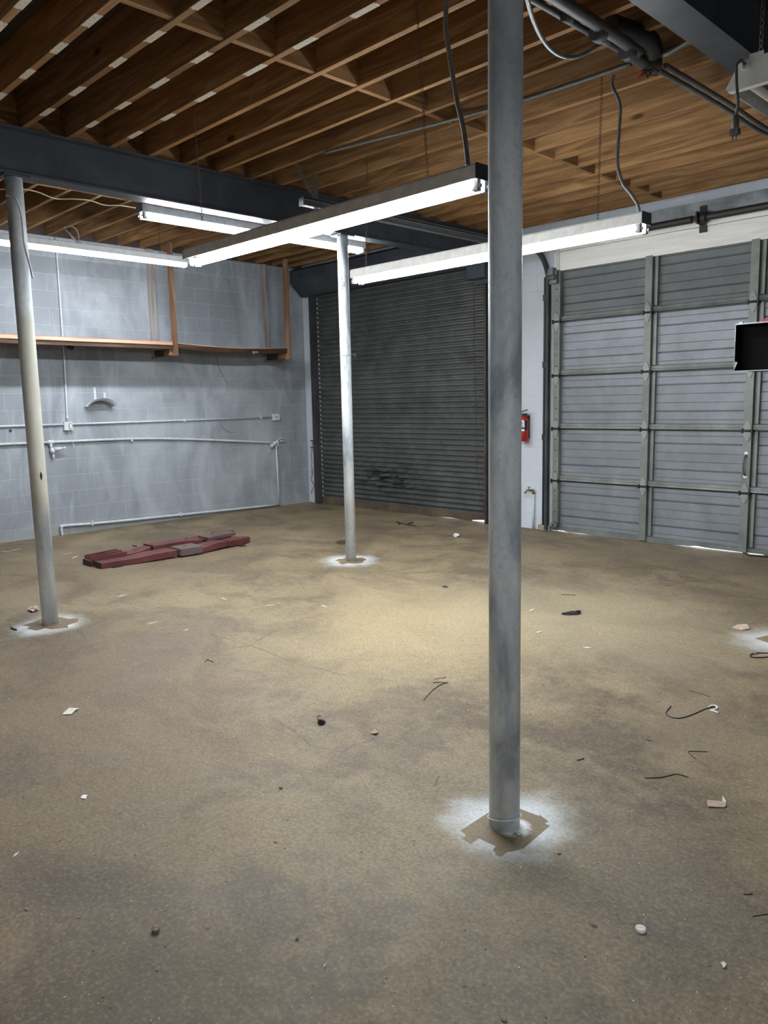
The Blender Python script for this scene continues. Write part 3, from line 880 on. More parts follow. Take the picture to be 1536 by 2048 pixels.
for (a0, z0, a1, z1) in ((-0.35, 2.79, -0.35, 2.73), (-0.35, 2.73, -0.1, 2.73), (-0.2, 2.70, -0.2, 2.63), (-0.2, 2.70, 0.1, 2.705), (-0.2, 2.67, 0.05, 2.675), (0.1, 2.705, 0.1, 2.66)):
    b.tube([on_col(COLS[2], 0.052, camang2 + a0, z0), on_col(COLS[2], 0.052, camang2 + (a0 + a1) / 2, (z0 + z1) / 2), on_col(COLS[2], 0.052, camang2 + a1, z1)], 0.0022, 5)
b.build('scratched_mark', 'rail', c2)
b = MB()
ca = math.atan2(CAM.y - COLS[1][1], CAM.x - COLS[1][0])
b.tube([on_col(COLS[1], 0.0565, ca + 0.35, 1.125, -0.002), on_col(COLS[1], 0.0565, ca + 0.36, 1.10, 0.001), on_col(COLS[1], 0.0565, ca + 0.35, 1.065, -0.002)], [0.003, 0.009, 0.003], 6)
b.build('paint_chip', 'black', c1)

# ================================================================== JOISTS
def joist_set(ys, x0, x1, z0, h, zone, name='ceiling_joist', grp='', papers=None):
    src = {}
    for i, y in enumerate(ys):
        label = f'ceiling joist {zone}, {ORD[i]} from the back wall'
        if papers and i in papers:
            b = MB(); b.box(x0, x1, y - 0.040, y, z0, z0 + h)
            o = b.build(name, 'joist', origin=(x0, y, z0), bevel=0.0015)
            for px in papers[i]:
                pb = MB(); L = random.uniform(0.075, 0.095); sk = random.uniform(-0.012, 0.012)
                zz = z0 - 0.0015
                n = 6
                ring = []
                for k in range(n + 1): ring.append((px - L + random.uniform(-0.008, 0.008) + sk, y - 0.041 + 0.042 * k / n))
                for k in range(n + 1): ring.append((px + L + random.uniform(-0.008, 0.008) - sk, y + 0.001 - 0.042 * k / n))
                nv = len(ring)
                pb.add([(a, c, zz) for a, c in ring] + [(a, c, z0 + 0.0005) for a, c in ring],
                       [tuple(range(nv)), tuple(range(2 * nv - 1, nv - 1, -1))] + [(k, (k + 1) % nv, nv + (k + 1) % nv, nv + k) for k in range(nv)])
                pb.build('paper_remnant', 'jpaper', o)
        else:
            if 'o' not in src:
                b = MB(); b.box(x0, x1, y - 0.040, y, z0, z0 + h)
                src['o'] = b.build(name, 'joist', origin=(x0, y, z0), bevel=0.0015)
                o = src['o']
            else:
                o = src['o'].copy(); COL.objects.link(o); o.location = (x0, y, z0)
        tag(o, label, 'joist', grp)
Y0 = -2.86; DY = 0.308
NY = sorted([Y0 + DY * j for j in range(-17, 9)], reverse=True)      # near bay
iy = {j: NY.index(Y0 + DY * j) for j in range(-17, 9)}
pat = {-7: (4.43, 4.88, 5.33, 5.85, 6.30, 6.76), -8: (4.43, 4.87, 5.33, 5.79, 6.30), -9: (4.45, 4.90, 5.43, 5.84, 6.30), -10: (4.52, 4.95, 5.39, 5.79, 6.25), -11: (4.55, 5.0, 5.40, 5.76, 6.2), -12: (5.4, 5.8)}
joist_set(NY, 3.93, 8.10, 3.4495, 0.235, 'between the two steel beams', grp='joists between the two steel beams', papers={iy[j]: v for j, v in pat.items()})
FY = [-0.22 - 0.305 * j for j in range(24)]
joist_set(FY, 0.0005, 4.06, 3.625, 0.2345, 'over the block wall with the shelf', grp='joists over the left wall')
RY = [-0.40 - 0.6 * j for j in range(12)]
# blocking rows
def blocking(ys, x, z0, h, grp, desc, t=0.038, gap=0.0, xs=None):
    src = None
    for i in range(len(ys) - 1):
        ya, yb = ys[i + 1] + 0.0005, ys[i] - 0.0405
        xx = x + (0.012 if i % 2 else -0.012)
        if src is None:
            b = MB(); b.box(xx - t / 2, xx + t / 2, ya, yb, z0, z0 + h)
            src = b.build('joist_blocking', 'joist_y', origin=(xx, ya, z0)); o = src
        else:
            o = src.copy(); COL.objects.link(o); o.location = (xx, ya, z0)
        tag(o, f'blocking board {desc}, {ORD[i]} from the back wall', 'blocking board', grp)
blocking(NY, 6.04, 3.4555, 0.225, 'mid-span blocking of the near joists', 'halfway along the near joists')
blocking(FY, 2.11, 3.6305, 0.225, 'mid-span blocking of the far joists', 'halfway along the joists above the shelf')
blocking(NY, 3.975, 3.4485, 0.235, 'blocking on top of the left beam', 'on the beam above the left columns', xs=3.975)
struct(MB().box(3.93, 4.02, YF, -0.01, 3.69, 3.86).build('trim_4', 'joist_y'))

# ================================================================== FLUORESCENT STRIP LIGHTS
def strip_light(label, axis, c, L, ztop, w=0.136, h=0.066, lit=True, mat='housing', group='fluorescent strip lights', lip=0.012, tr=0.0175, tdz=0.086, tdo=0.027, endmat='black', tubes_mat='tube', arc=None):
    cx, cy = c
    t = thing('strip_light', label, 'light', (cx, cy, ztop - h - 0.05), group)
    def T(a, o, z):               # along, across, z
        return (cx + a, cy + o, z) if axis == 0 else (cx + o, cy + a, z)
    def pr(mb, prof, a, b_):
        n = len(prof)
        vs = [T(a, q[0], q[1]) for q in prof] + [T(b_, q[0], q[1]) for q in prof]
        mb.add(vs, [(i, (i + 1) % n, n + (i + 1) % n, n + i) for i in range(n)] + [tuple(range(n)), tuple(range(2 * n - 1, n - 1, -1))])
    hw = w / 2; zt = ztop; zb = ztop - h
    b = MB()
    pr(b, [(-hw + 0.008, zt), (hw - 0.008, zt), (hw, zt - 0.01), (hw, zb), (hw - 0.003, zb), (hw - 0.003, zt - 0.016), (-hw + 0.003, zt - 0.016), (-hw + 0.003, zb), (-hw, zb), (-hw, zt - 0.01)], -L / 2, L / 2)
    pr(b, [(-hw + 0.02, zt - 0.017), (hw - 0.02, zt - 0.017), (hw - 0.03, zb + lip + 0.012), (-hw + 0.03, zb + lip + 0.012)], -L / 2 + 0.02, L / 2 - 0.02)
    b.build('housing', mat, t)
    for sg in (-1, 1):
        b = MB(); a = sg * L / 2
        pr(b, [(-hw - 0.001, zt + 0.001), (hw + 0.001, zt + 0.001), (hw + 0.001, zb), (-hw - 0.001, zb)], a, a + sg * 0.004)
        b.build('end_cap', endmat, t)
        for s2 in (-1, 1):
            b = MB(); o = s2 * tdo; a0 = sg * (L / 2 - 0.012)
            pr(b, [(o - 0.012, zb + 0.01), (o + 0.012, zb + 0.01), (o + 0.014, zt - tdz - tr - 0.006), (o - 0.014, zt - tdz - tr - 0.006)], a0, a0 - sg * 0.030)
            pr(b, [(o - 0.006, zt - tdz + 0.004), (o + 0.006, zt - tdz + 0.004), (o + 0.006, zt - tdz - 0.010), (o - 0.006, zt - tdz - 0.010)], a0, a0 + sg * 0.012)
            b.build('lamp_holder', 'socket', t)
    for s2 in (-1, 1):
        b = MB(); o = s2 * tdo
        a0 = L / 2 - 0.042
        if arc is None:
            b.tube([T(-a0, o, zt - tdz), T(a0, o, zt - tdz)], tr, 16)
            b.build('tube', tubes_mat, t)
        else:                       # tube with an opaque back: only the lower part glows
            b.tube([T(-a0 - 0.004, o, zt - tdz), T(a0 + 0.004, o, zt - tdz)], tr - 0.0006, 16)
            tb = b.build('tube', 'socketwhite', t)
            b = MB(); n = 14
            vs = []
            for i in range(n + 1):
                an = math.radians(-arc + 2 * arc * i / n)
                for a_ in (-a0, a0): vs.append(T(a_, o + tr * math.sin(an), zt - tdz - tr * math.cos(an)))
            b.add(vs, [(2 * i, 2 * i + 1, 2 * i + 3, 2 * i + 2) for i in range(n)], True)
            b.build('lens', tubes_mat, tb)
    return t
def hang(t, pts, mat='chain'):
    for p0, p1 in pts:
        b = MB(); chain(b, p0, p1)
        b.tube([Vector(p1), Vector(p1) + Vector((0, 0, -0.012))], 0.004, 6)
        b.build('hanging_chain', mat, t)

LA = strip_light('fluorescent strip light nearest the camera, hanging left of the foreground column', 0, (6.205, -4.97), 2.47, 2.600, mat='housing')
hang(LA, [((5.13, -5.00, 3.449), (5.13, -4.97, 2.601)), ((7.09, -5.03, 3.449), (7.10, -4.97, 2.601))])
LC = strip_light('fluorescent strip light crossing behind the foreground column toward the garage door', 0, (6.24, -3.52), 2.46, 2.61, mat='housing', w=0.108, lip=0.004, tdz=0.088, tdo=0.036, tubes_mat='tube_c')
hang(LC, [((5.14, -3.48, 3.449), (5.14, -3.52, 2.611)), ((7.16, -3.50, 3.449), (7.16, -3.52, 2.611))])
LB = strip_light('short fluorescent strip light under the far joists, beside the dark beam', 1, (3.70, -4.05), 1.20, 3.185, w=0.100, mat='housing_grey', lip=0.004, tr=0.019, tdo=0.034, tdz=0.090, arc=None, tubes_mat='tube_far')
hang(LB, [((3.70, -4.60, 3.62), (3.70, -4.60, 3.186)), ((3.70, -3.50, 3.62), (3.70, -3.50, 3.186))])
LB2 = strip_light('short fluorescent strip light just left of the slim middle column', 1, (3.72, -2.82), 1.20, 3.185, w=0.100, mat='housing_grey', lip=0.004, tr=0.019, tdo=0.034, tdz=0.090, arc=None, tubes_mat='tube_far', endmat='housing')
hang(LB2, [((3.72, -3.35, 3.62), (3.72, -3.35, 3.186)), ((3.72, -2.27, 3.62), (3.72, -2.27, 3.186))])
LD = strip_light('fluorescent strip light at the left edge, hanging behind the left column', 1, (1.55, -4.17), 2.46, 3.256, mat='housing_grey', arc=None, tubes_mat='tube_full')
hang(LD, [((1.55, -3.28, 3.62), (1.55, -3.28, 3.257)), ((1.55, -5.11, 3.62), (1.55, -5.11, 3.257))])
# unseen strip lights added behind the camera to brighten the column and near floor
for (lx, ly, lb, ax_, arc_, mt) in ((6.4, -9.4, 'strip light added behind the camera on the left', 0, 42, 'fill_lens'), (11.2, -7.7, 'strip light added behind the camera on the right', 1, 58, 'lens')):
    q = strip_light('fluorescent ' + lb, ax_, (lx, ly), 2.46, 2.62, arc=arc_, tubes_mat=mt, tdz=0.078)
    hang(q, [((lx - (1 - ax_), ly - ax_, 3.85), (lx - (1 - ax_), ly - ax_, 2.621)), ((lx + (1 - ax_), ly + ax_, 3.85), (lx + (1 - ax_), ly + ax_, 2.621))])

# unlit shop light, upper right
E0 = Vector((8.265, -4.10, 2.93))
el = thing('shop_light', 'unlit white shop light on a chain at the upper right', 'light', (E0.x, E0.y + 0.6, 2.90))
def eprof(zb, k=1.0):
    return [(-0.118 * k, zb), (-0.128 * k, zb + 0.012), (-0.070 * k, zb + 0.110), (-0.030, zb + 0.112), (-0.030, zb + 0.128), (0.030, zb + 0.128), (0.030, zb + 0.112), (0.070 * k, zb + 0.110), (0.128 * k, zb + 0.012), (0.118 * k, zb)]
b = MB(); b.prism([(E0.x + x, z) for x, z in eprof(2.925)], E0.y - 0.006, E0.y, 1); b.prism([(E0.x - 0.118, 2.919), (E0.x + 0.118, 2.919), (E0.x + 0.118, 2.926), (E0.x - 0.118, 2.926)], E0.y - 0.006, E0.y + 0.03, 1)
b.build('end_plate', 'white', el)
b = MB(); b.prism([(E0.x + x, z) for x, z in eprof(2.925)], E0.y + 1.22, E0.y + 1.226, 1); b.build('end_plate', 'white', el)
b = MB()
b.prism([(E0.x - 0.126, 2.93), (E0.x - 0.066, 3.03), (E0.x + 0.066, 3.03), (E0.x + 0.126, 2.93), (E0.x + 0.120, 2.93), (E0.x + 0.062, 3.024), (E0.x - 0.062, 3.024), (E0.x - 0.120, 2.93)], E0.y, E0.y + 1.22, 1)
b.box(E0.x - 0.025, E0.x + 0.025, E0.y + 0.01, E0.y + 1.21, 2.985, 3.023)
b.build('reflector', 'housing_grey', el)
for o in (-0.06, 0.06):
    b = MB(); b.tube([(E0.x + o, E0.y + 0.02, 2.965), (E0.x + o, E0.y + 1.20, 2.965)], 0.0185, 14); b.build('tube', 'tube_off', el)
b = MB(); b.tube([(E0.x - 0.045, E0.y - 0.008, 3.015), (E0.x - 0.055, E0.y - 0.03, 3.03), (E0.x - 0.07, E0.y - 0.045, 3.01), (E0.x - 0.065, E0.y - 0.045, 2.93), (E0.x - 0.055, E0.y - 0.045, 2.85), (E0.x - 0.062, E0.y - 0.045, 2.79)], 0.0068, 8)
cord = b.build('power_cord', 'pipe_dark', el)
b = MB(); px_, py_ = E0.x - 0.063, E0.y - 0.045
b.lathe([(0.011, 2.735), (0.016, 2.745), (0.016, 2.775), (0.009, 2.80)], (px_, py_, 0), 'z', 12)
b.box(px_ - 0.018, px_ + 0.018, py_ - 0.015, py_ + 0.015, 2.715, 2.742)
b.box(px_ - 0.010, px_ - 0.008, py_ - 0.004, py_ + 0.004, 2.692, 2.715); b.box(px_ + 0.004, px_ + 0.006, py_ - 0.004, py_ + 0.004, 2.692, 2.715); b.box(px_ + 0.01, px_ + 0.026, py_ - 0.003, py_ + 0.003, 2.712, 2.717)
b.build('plug', 'pipe_dark', cord)
b = MB(); b.torus((E0.x - 0.045, E0.y - 0.008, 3.012), 0.016, 0.005, (0, 1, 0), 16, 6); b.build('cord_grommet', 'white', el)
b = MB(); chain(b, (E0.x + 0.012, E0.y + 0.01, 3.84), (E0.x + 0.012, E0.y + 0.01, 3.05), 0.034, 0.0026, 0.009); b.build('hanging_chain', 'chain_grey', el)

# ================================================================== FLEXIBLE CONDUITS AND OVERHEAD PIPES
def smooth(pts, n=8):
    pts = [Vector(p) for p in pts]
    P = [pts[0]] + pts + [pts[-1]]
    out = []
    for i in range(1, len(P) - 2):
        a, b_, c, d = P[i - 1], P[i], P[i + 1], P[i + 2]
        for k in range(n):
            t = k / n
            out.append(0.5 * ((2 * b_) + (-a + c) * t + (2 * a - 5 * b_ + 4 * c - d) * t * t + (-a + 3 * b_ - 3 * c + d) * t ** 3))
    out.append(pts[-1])
    return out
def flexpts(pts, pitch=0.006):
    sm = smooth(pts, 12)
    L = [0]
    for a, b_ in zip(sm[:-1], sm[1:]): L.append(L[-1] + (b_ - a).length)
    n = int(L[-1] / pitch) + 1
    out = []; j = 0
    for i in range(n + 1):
        s_ = L[-1] * i / n
        while j < len(L) - 2 and L[j + 1] < s_: j += 1
        t = (s_ - L[j]) / max(1e-9, L[j + 1] - L[j])
        out.append(sm[j].lerp(sm[j + 1], t))
    return out
def flex(pts, r, name, label, mat='flex', group='flexible metal conduits'):
    q = flexpts(pts)
    b = MB(); b.tube(q, [r * (1.08 if i % 2 else 0.90) for i in range(len(q))], 10)
    return tag(b.build(name, mat), label, 'conduit', group)
YA = -4.85
flex([pl(896, -8, 1, YA), pl(891, 45, 1, YA), pl(899, 110, 1, YA), pl(914, 200, 1, YA), pl(928, 262, 1, YA - .05), pl(938, 346, 1, -4.97)], 0.0115, 'flexible_conduit', 'ribbed metal conduit curving down to the right end of the nearest strip light')
flex([pl(1228, 150, 1, -3.30), pl(1225, 172, 1, -3.30), pl(1240, 210, 1, -3.32), pl(1238, 262, 1, -3.36), pl(1235, 325, 1, -3.42), pl(1245, 365, 1, -3.46), pl(1262, 388, 1, -3.50), pl(1276, 412, 1, -3.52), pl(1279, 436, 1, -3.52)], 0.0100, 'flexible_conduit', 'ribbed metal conduit bending down to the light by the garage door')
flex([fl(1050, -20, 3.36), fl(1065, 35, 3.33), fl(1085, 78, 3.30), fl(1110, 105, 3.28), fl(1140, 115, 3.28), fl(1168, 108, 3.31), fl(1200, 88, 3.40)], 0.0105, 'flexible_conduit', 'ribbed metal conduit looping below the pipes just right of the foreground column')
flex([fl(1328, 110, 3.38), fl(1345, 102, 3.38), fl(1400, 68, 3.41)], 0.0115, 'flexible_conduit', 'ribbed metal conduit running from the junction to the right-hand beam')
def pipe(pts, r, name, label, mat='pipe_dark', coup=(), cat='pipe', group=None):
    b = MB(); b.tube(smooth(pts, 6) if len(pts) > 2 else pts, r, 14)
    P0, P1 = Vector(pts[0]), Vector(pts[-1])
    for t in coup:
        a = P0.lerp(P1, t); d = (P1 - P0).normalized()
        b.tube([a - d * 0.03, a + d * 0.03], r * 1.35, 14)
    return tag(b.build(name, mat), label, cat, group)
XP = 7.50
pipe([(XP + 0.02, -6.4, 3.395), (XP + 0.015, -3.98, 3.395), (XP - 0.02, -3.75, 3.38), (XP - 0.01, -3.62, 3.37)], 0.030, 'overhead_pipe', 'thickest dark pipe running along the ceiling toward the junction', group='overhead pipes', coup=(0.82, 0.93))
pipe([(XP - 0.09, -6.4, 3.405), (XP - 0.07, -4.2, 3.405), (XP - 0.03, -3.62, 3.385)], 0.0155, 'overhead_pipe', 'thinner dark pipe with couplings beside the thickest ceiling pipe', group='overhead pipes', coup=(0.62, 0.74, 0.86))
pipe([(XP + 0.0, -3.52, 3.37), (XP, -2.6, 3.385), (XP + 0.0, -1.85, 3.385), (XP + 0.15, -1.55, 3.40), (XP + 0.42, -1.5, 3.42)], 0.0145, 'overhead_pipe', 'dark pipe leaving the junction toward the garage door', group='overhead pipes', coup=(0.42,))
pipe([(XP + 0.05, -3.50, 3.375), (XP + 0.045, -2.6, 3.39), (XP + 0.045, -1.80, 3.39), (XP + 0.2, -1.72, 3.40), (XP + 0.42, -1.70, 3.42)], 0.0145, 'overhead_pipe', 'second dark pipe leaving the junction, closer to the right beam', group='overhead pipes', coup=(0.45,))
pipe([(XP + 0.04, -3.60, 3.395), (8.025, -3.60, 3.43)], 0.013, 'overhead_pipe', 'short dark pipe from the junction across to the right-hand beam', group='overhead pipes')
pipe([pl(650, 305, 2, 3.43), pl(985, 218, 2, 3.43), pl(1140, 170, 2, 3.43), pl(1262, 128, 2, 3.43)], 0.0105, 'overhead_pipe', 'thin light conduit crossing under the joists behind the foreground column', mat='flex', group='overhead pipes')
jb = thing('junction_box', 'dark ceiling junction box with red wires where the overhead pipes meet', 'junction box', (7.5, -3.56, 3.36))
b = MB(); b.lathe([(0.045, 3.355), (0.055, 3.362), (0.055, 3.40), (0.050, 3.447)], (7.5, -3.56, 0), 'z', 16)
for a in range(6): b.tube([(7.5 + .04 * math.cos(a), -3.56 + .04 * math.sin(a), 3.36), (7.5 + .055 * math.cos(a + .5), -3.56 + .055 * math.sin(a + .5), 3.335), (7.5 + .03 * math.cos(a + 1.4), -3.56 + .03 * math.sin(a + 1.4), 3.34)], 0.004, 5)
b.build('box', 'black', jb)
b = MB()
for k in range(5): b.tube([(7.47, -3.58, 3.36), (7.42 + .012 * k, -3.60 - .01 * k, 3.325), (7.45 + .015 * k, -3.62, 3.305 + .006 * k), (7.48, -3.61, 3.33)], 0.0028, 5)
b.build('wires', 'wirered', jb)
pipe([(7.50, -4.02, 3.445), (7.53, -3.86, 3.45), (7.56, -3.72, 3.44), (7.54, -3.62, 3.41)], 0.05, 'elbow_duct', 'wide black elbow bulging between the joists above the junction', mat='black')

# cable on the left column, far-bay yellow cable, hook
b = MB(); b.tube(smooth([pl(12, 390, 1, -5.80), pl(30, 396, 1, -5.785), pl(42, 425, 1, -5.755), pl(46, 455, 1, -5.75), pl(49, 490, 1, -5.75), pl(58, 525, 1, -5.75), pl(66, 556, 1, -5.75)]), 0.0065, 8)
tag(b.build('cable', 'conduit'), 'loose grey cable hanging down the right side of the left column', 'cable')
b = MB(); b.tube(smooth([pl(a, b_, 2, 3.61) for a, b_ in ((-10, 379), (40, 378), (75, 384), (110, 397), (150, 398), (180, 401), (209, 410), (240, 411), (272, 416))]), 0.006, 8)
tag(b.build('cable', 'yellow'), 'pale yellow cable strung below the far joists', 'cable')
b = MB()
b.tube(smooth([pl(a, b_, 0, 0.6) for a, b_ in ((128, 455), (140, 452), (152, 458), (157, 470), (157, 480), (149, 492))]), 0.009, 8)
b.tube([pl(130, 458, 0, 0.6), pl(150, 480, 0, 0.6), pl(178, 498, 0, 0.6)], 0.013, 8)
tag(b.build('bent_conduit_stub', 'pipe_dark'), 'bent dark conduit stub hanging from the joists above the left wall', 'conduit')

# ================================================================== LEFT WALL: SHELF
sh = thing('wall_shelf', 'long sagging wooden shelf hung from studs on the left block wall', 'shelf', (0.3, -3, 2.2))
def board(xa, xb, y0, y1, z_of, t, n=12):
    b = MB(); o = 0
    for i in range(n + 1):
        y = y0 + (y1 - y0) * i / n; z = z_of(y)
        for p in ((xa, z - t), (xb, z - t), (xb, z), (xa, z)): b.v.append(Vector((p[0], y, p[1])))
    for i in range(n):
        for k in range(4): b.f.append((i * 4 + k, i * 4 + (k + 1) % 4, (i + 1) * 4 + (k + 1) % 4, (i + 1) * 4 + k)); b.sm.append(False)
    b.f.append((3, 2, 1, 0)); b.f.append(tuple(n * 4 + k for k in range(4))); b.sm += [False, False]
    return b
board(0.02, 0.53, -7.4, -2.62, lambda y: 2.385, 0.022).build('shelf_board', 'shelfwood', sh)
board(0.02, 0.53, -2.60, -0.70, lambda y: 2.385 - 0.035 * math.sin(math.pi * (y + 2.6) / 1.9), 0.022).build('shelf_board', 'shelfwood', sh)
board(0.505, 0.545, -7.4, -2.62, lambda y: 2.388, 0.088).build('front_rail', 'shelfwood', sh)
board(0.505, 0.545, -2.55, -0.70, lambda y: 2.386 - 0.035 * math.sin(math.pi * (y + 2.6) / 1.9), 0.075).build('front_rail', 'shelfwood', sh)
board(0.50, 0.549, -7.4, -2.62, lambda y: 2.396, 0.006).build('red_edging', 'redply', sh)
board(0.5455, 0.558, -7.4, -2.62, lambda y: 2.390, 0.040).build('front_edge', 'post_y', sh)
board(0.5455, 0.552, -2.55, -0.74, lambda y: 2.388 - 0.035 * math.sin(math.pi * (y + 2.6) / 1.9), 0.012).build('front_edge', 'post_y', sh)
for py in (-4.77, -2.58, -0.74):
    dy = 0.045
    MB().box(0.002, 0.04, py - dy, py + dy, 2.20, 3.624).build('rear_post', 'postgrey', sh)
    MB().box(0.50, 0.588, py - 0.020, py + 0.020, 2.215, 3.624).build('front_post', 'post', sh, bevel=0.002)
    MB().box(0.04, 0.50, py - 0.02, py + 0.02, 2.225, 2.31).build('cross_arm', 'shelfwood', sh)
    if py > -3: MB().box(0.36, 0.50, py - 0.058, py - 0.022, 2.225, 2.315).build('support_block', 'post', sh)

# conduits and boxes
def conduit(pts, r, label, name='wall_conduit', cat='conduit', straps=(), mat='conduit', group='painted conduits on the left wall'):
    b = MB(); b.tube(smooth(pts, 6) if len(pts) > 2 else pts, r, 12)
    for s_ in straps:
        s_ = Vector(s_); b.box(s_.x - 0.018, s_.x + r * 1.2, s_.y - 0.012, s_.y + 0.012, s_.z - r * 1.8, s_.z + r * 1.8)
    return tag(b.build(name, mat), label, cat, group)
X = 0.018
conduit([(X, -3.80, 3.62), (X, -3.81, 2.30), (X, -3.83, 1.41)], 0.0105, 'vertical painted conduit running down to the outlet box on the left wall', straps=((X, -3.81, 2.2), (X, -3.83, 1.47)))
conduit([(X, -7.0, 1.385), (X, -3.87, 1.375)], 0.0125, 'upper painted conduit left of the outlet box')
conduit([(X, -3.79, 1.375), (X, -0.68, 1.375)], 0.0125, 'upper painted conduit between the outlet box and blank box', straps=((X, -2.2, 1.375), (X, -0.9, 1.375)))
conduit([(0.024, -7.0, 1.19), (0.024, -4.1, 1.165)], 0.0155, 'lower painted pipe left of the wall valve', cat='pipe')
conduit([(0.024, -4.02, 1.165), (0.024, -2.6, 1.14), (0.024, -0.66, 0.985)], 0.0155, 'lower painted pipe sloping down to the spigot near the corner', cat='pipe', straps=((0.024, -3.0, 1.15),))
conduit([(0.022, -0.64, 0.93), (0.022, -0.62, 0.03)], 0.0135, 'vertical painted pipe below the spigot near the corner', cat='pipe')
conduit([(0.03, -0.62, 0.025), (0.03, -3.2, 0.085), (0.03, -3.95, 0.115), (0.03, -4.01, 0.10), (0.03, -4.01, 0.0)], 0.0165, 'painted pipe along the foot of the left wall', cat='pipe', straps=((0.03, -3.62, 0.105), (0.03, -2.35, 0.075)))
ob = thing('outlet_box', 'painted outlet box at the meeting of the wall conduits', 'outlet box', (0.02, -3.83, 1.30))
MB().box(0.002, 0.045, -3.885, -3.775, 1.30, 1.405).build('box', 'conduit', ob, bevel=0.004)
b = MB(); b.lathe([(0.0, 0.0), (0.030, 0.0), (0.030, 0.003)], (0.0455, 0, 0), 'x', 20)
for p in b.v: p.y = (p.y) * 0.75 - 3.806; p.z = p.z * 1.25 + 1.352
b.build('receptacle', 'black', ob)
b = MB(); b.lathe([(0.0, 0.0), (0.026, 0.0), (0.026, 0.004)], (0.047, 0, 0), 'x', 20)
for p in b.v: p.y = (p.y) * 0.6 - 3.806; p.z = p.z * 1.25 + 1.352
b.build('receptacle_face', 'white', ob)
b = MB(); b.box(0.045, 0.050, -3.880, -3.845, 1.305, 1.40); b.tube(smooth([(0.05, -3.84, 1.31), (0.055, -3.83, 1.24), (0.055, -3.80, 1.16), (0.05, -3.79, 1.12)]), 0.0025, 6); b.lathe([(0.004, 1.09), (0.010, 1.10), (0.003, 1.125)], (0.052, -3.79, 0), 'z', 8); b.build('hanging_cover_wire', 'conduit', ob)
bb = thing('blank_box', 'square painted blank box at the end of the upper conduit', 'junction box', (0.02, -0.62, 1.32))
MB().box(0.002, 0.042, -0.685, -0.565, 1.325, 1.425).build('box', 'conduit', bb, bevel=0.003)
b = MB(); b.obox((0.0435, -0.625, 1.378), (0.003, 0.05, 0.006), rx=0.5); b.obox((0.0435, -0.625, 1.378), (0.003, 0.045, 0.006), rx=-0.35); b.build('scribed_mark', 'rail', bb)
# valves
v1 = thing('wall_valve', 'painted hose valve under the lower pipe near the left column', 'valve', (0.03, -4.06, 1.0))
b = MB(); b.tube([(0.026, -4.10, 1.165), (0.026, -4.02, 1.165)], 0.024, 12); b.tube([(0.026, -4.06, 1.16), (0.03, -4.06, 1.08)], 0.017, 12); b.tube([(0.03, -4.06, 1.085), (0.045, -4.05, 1.06), (0.05, -4.05, 1.03)], 0.028, 12)
b.tube([(0.05, -4.05, 1.04), (0.06, -4.05, 0.95)], 0.012, 10); b.build('body', 'conduit', v1)
b = MB(); b.tube([(0.05, -4.03, 1.075), (0.07, -3.93, 1.085)], [0.028, 0.010], 12); b.tube([(0.07, -3.93, 1.085), (0.072, -3.90, 1.09)], 0.013, 10); b.build('spout', 'conduit', v1)
v2 = thing('wall_valve', 'painted spigot with handle beside the corner on the left wall', 'valve', (0.04, -0.63, 0.92))
b = MB(); b.tube([(0.024, -0.70, 0.985), (0.03, -0.60, 0.985)], 0.022, 12); b.tube([(0.028, -0.62, 1.02), (0.028, -0.62, 0.92)], 0.022, 12); b.tube([(0.03, -0.64, 0.965), (0.05, -0.72, 0.955)], [0.024, 0.020], 12); b.tube([(0.05, -0.72, 0.955), (0.054, -0.755, 0.945)], 0.030, 14); b.build('body', 'conduit', v2)
b = MB(); b.tube([(0.03, -0.62, 1.0), (0.05, -0.60, 1.045), (0.055, -0.50, 1.045)], 0.009, 8); b.tube([(0.05, -0.58, 1.01), (0.055, -0.49, 1.008)], 0.008, 8); b.build('handle', 'conduit', v2)
# hose hanger
hh = thing('hose_hanger', 'painted metal hose hanger on the left wall, shaped like a small saddle', 'hose hanger', (0.03, -3.40, 1.62))
b = MB(); n = 16; vs = []
for i in range(n + 1):
    a = math.radians(28 + 124 * i / n); yy = -3.41 - 0.205 * math.cos(a); zz = 1.585 + 0.155 * (math.sin(a) - 0.47)
    ro = Vector((0, -math.cos(a), math.sin(a)))
    for (xx, k) in ((0.004, 0.0), (0.11, 0.0), (0.145, 0.028), (0.148, 0.026), (0.112, -0.004), (0.004, -0.004)): vs.append((xx, yy + ro.y * k, zz + ro.z * k))
fs = []
for i in range(n):
    for k in range(6): fs.append((i * 6 + k, i * 6 + (k + 1) % 6, (i + 1) * 6 + (k + 1) % 6, (i + 1) * 6 + k))
fs.append((5, 4, 3, 2, 1, 0)); fs.append(tuple(n * 6 + k for k in range(6)))
b.add(vs, fs); b.build('saddle', 'conduit', hh)
b = MB(); b.box(0.001, 0.005, -3.46, -3.43, 1.67, 1.83); b.box(0.06, 0.064, -3.36, -3.33, 1.68, 1.76); b.build('mounting_strap', 'conduit', hh)
b = MB(); b.tube([(0.002, -3.445, 1.80), (0.007, -3.445, 1.80)], 0.004, 8); b.tube([(0.002, -3.445, 1.75), (0.007, -3.445, 1.75)], 0.004, 8); b.build('screws', 'black', hh)
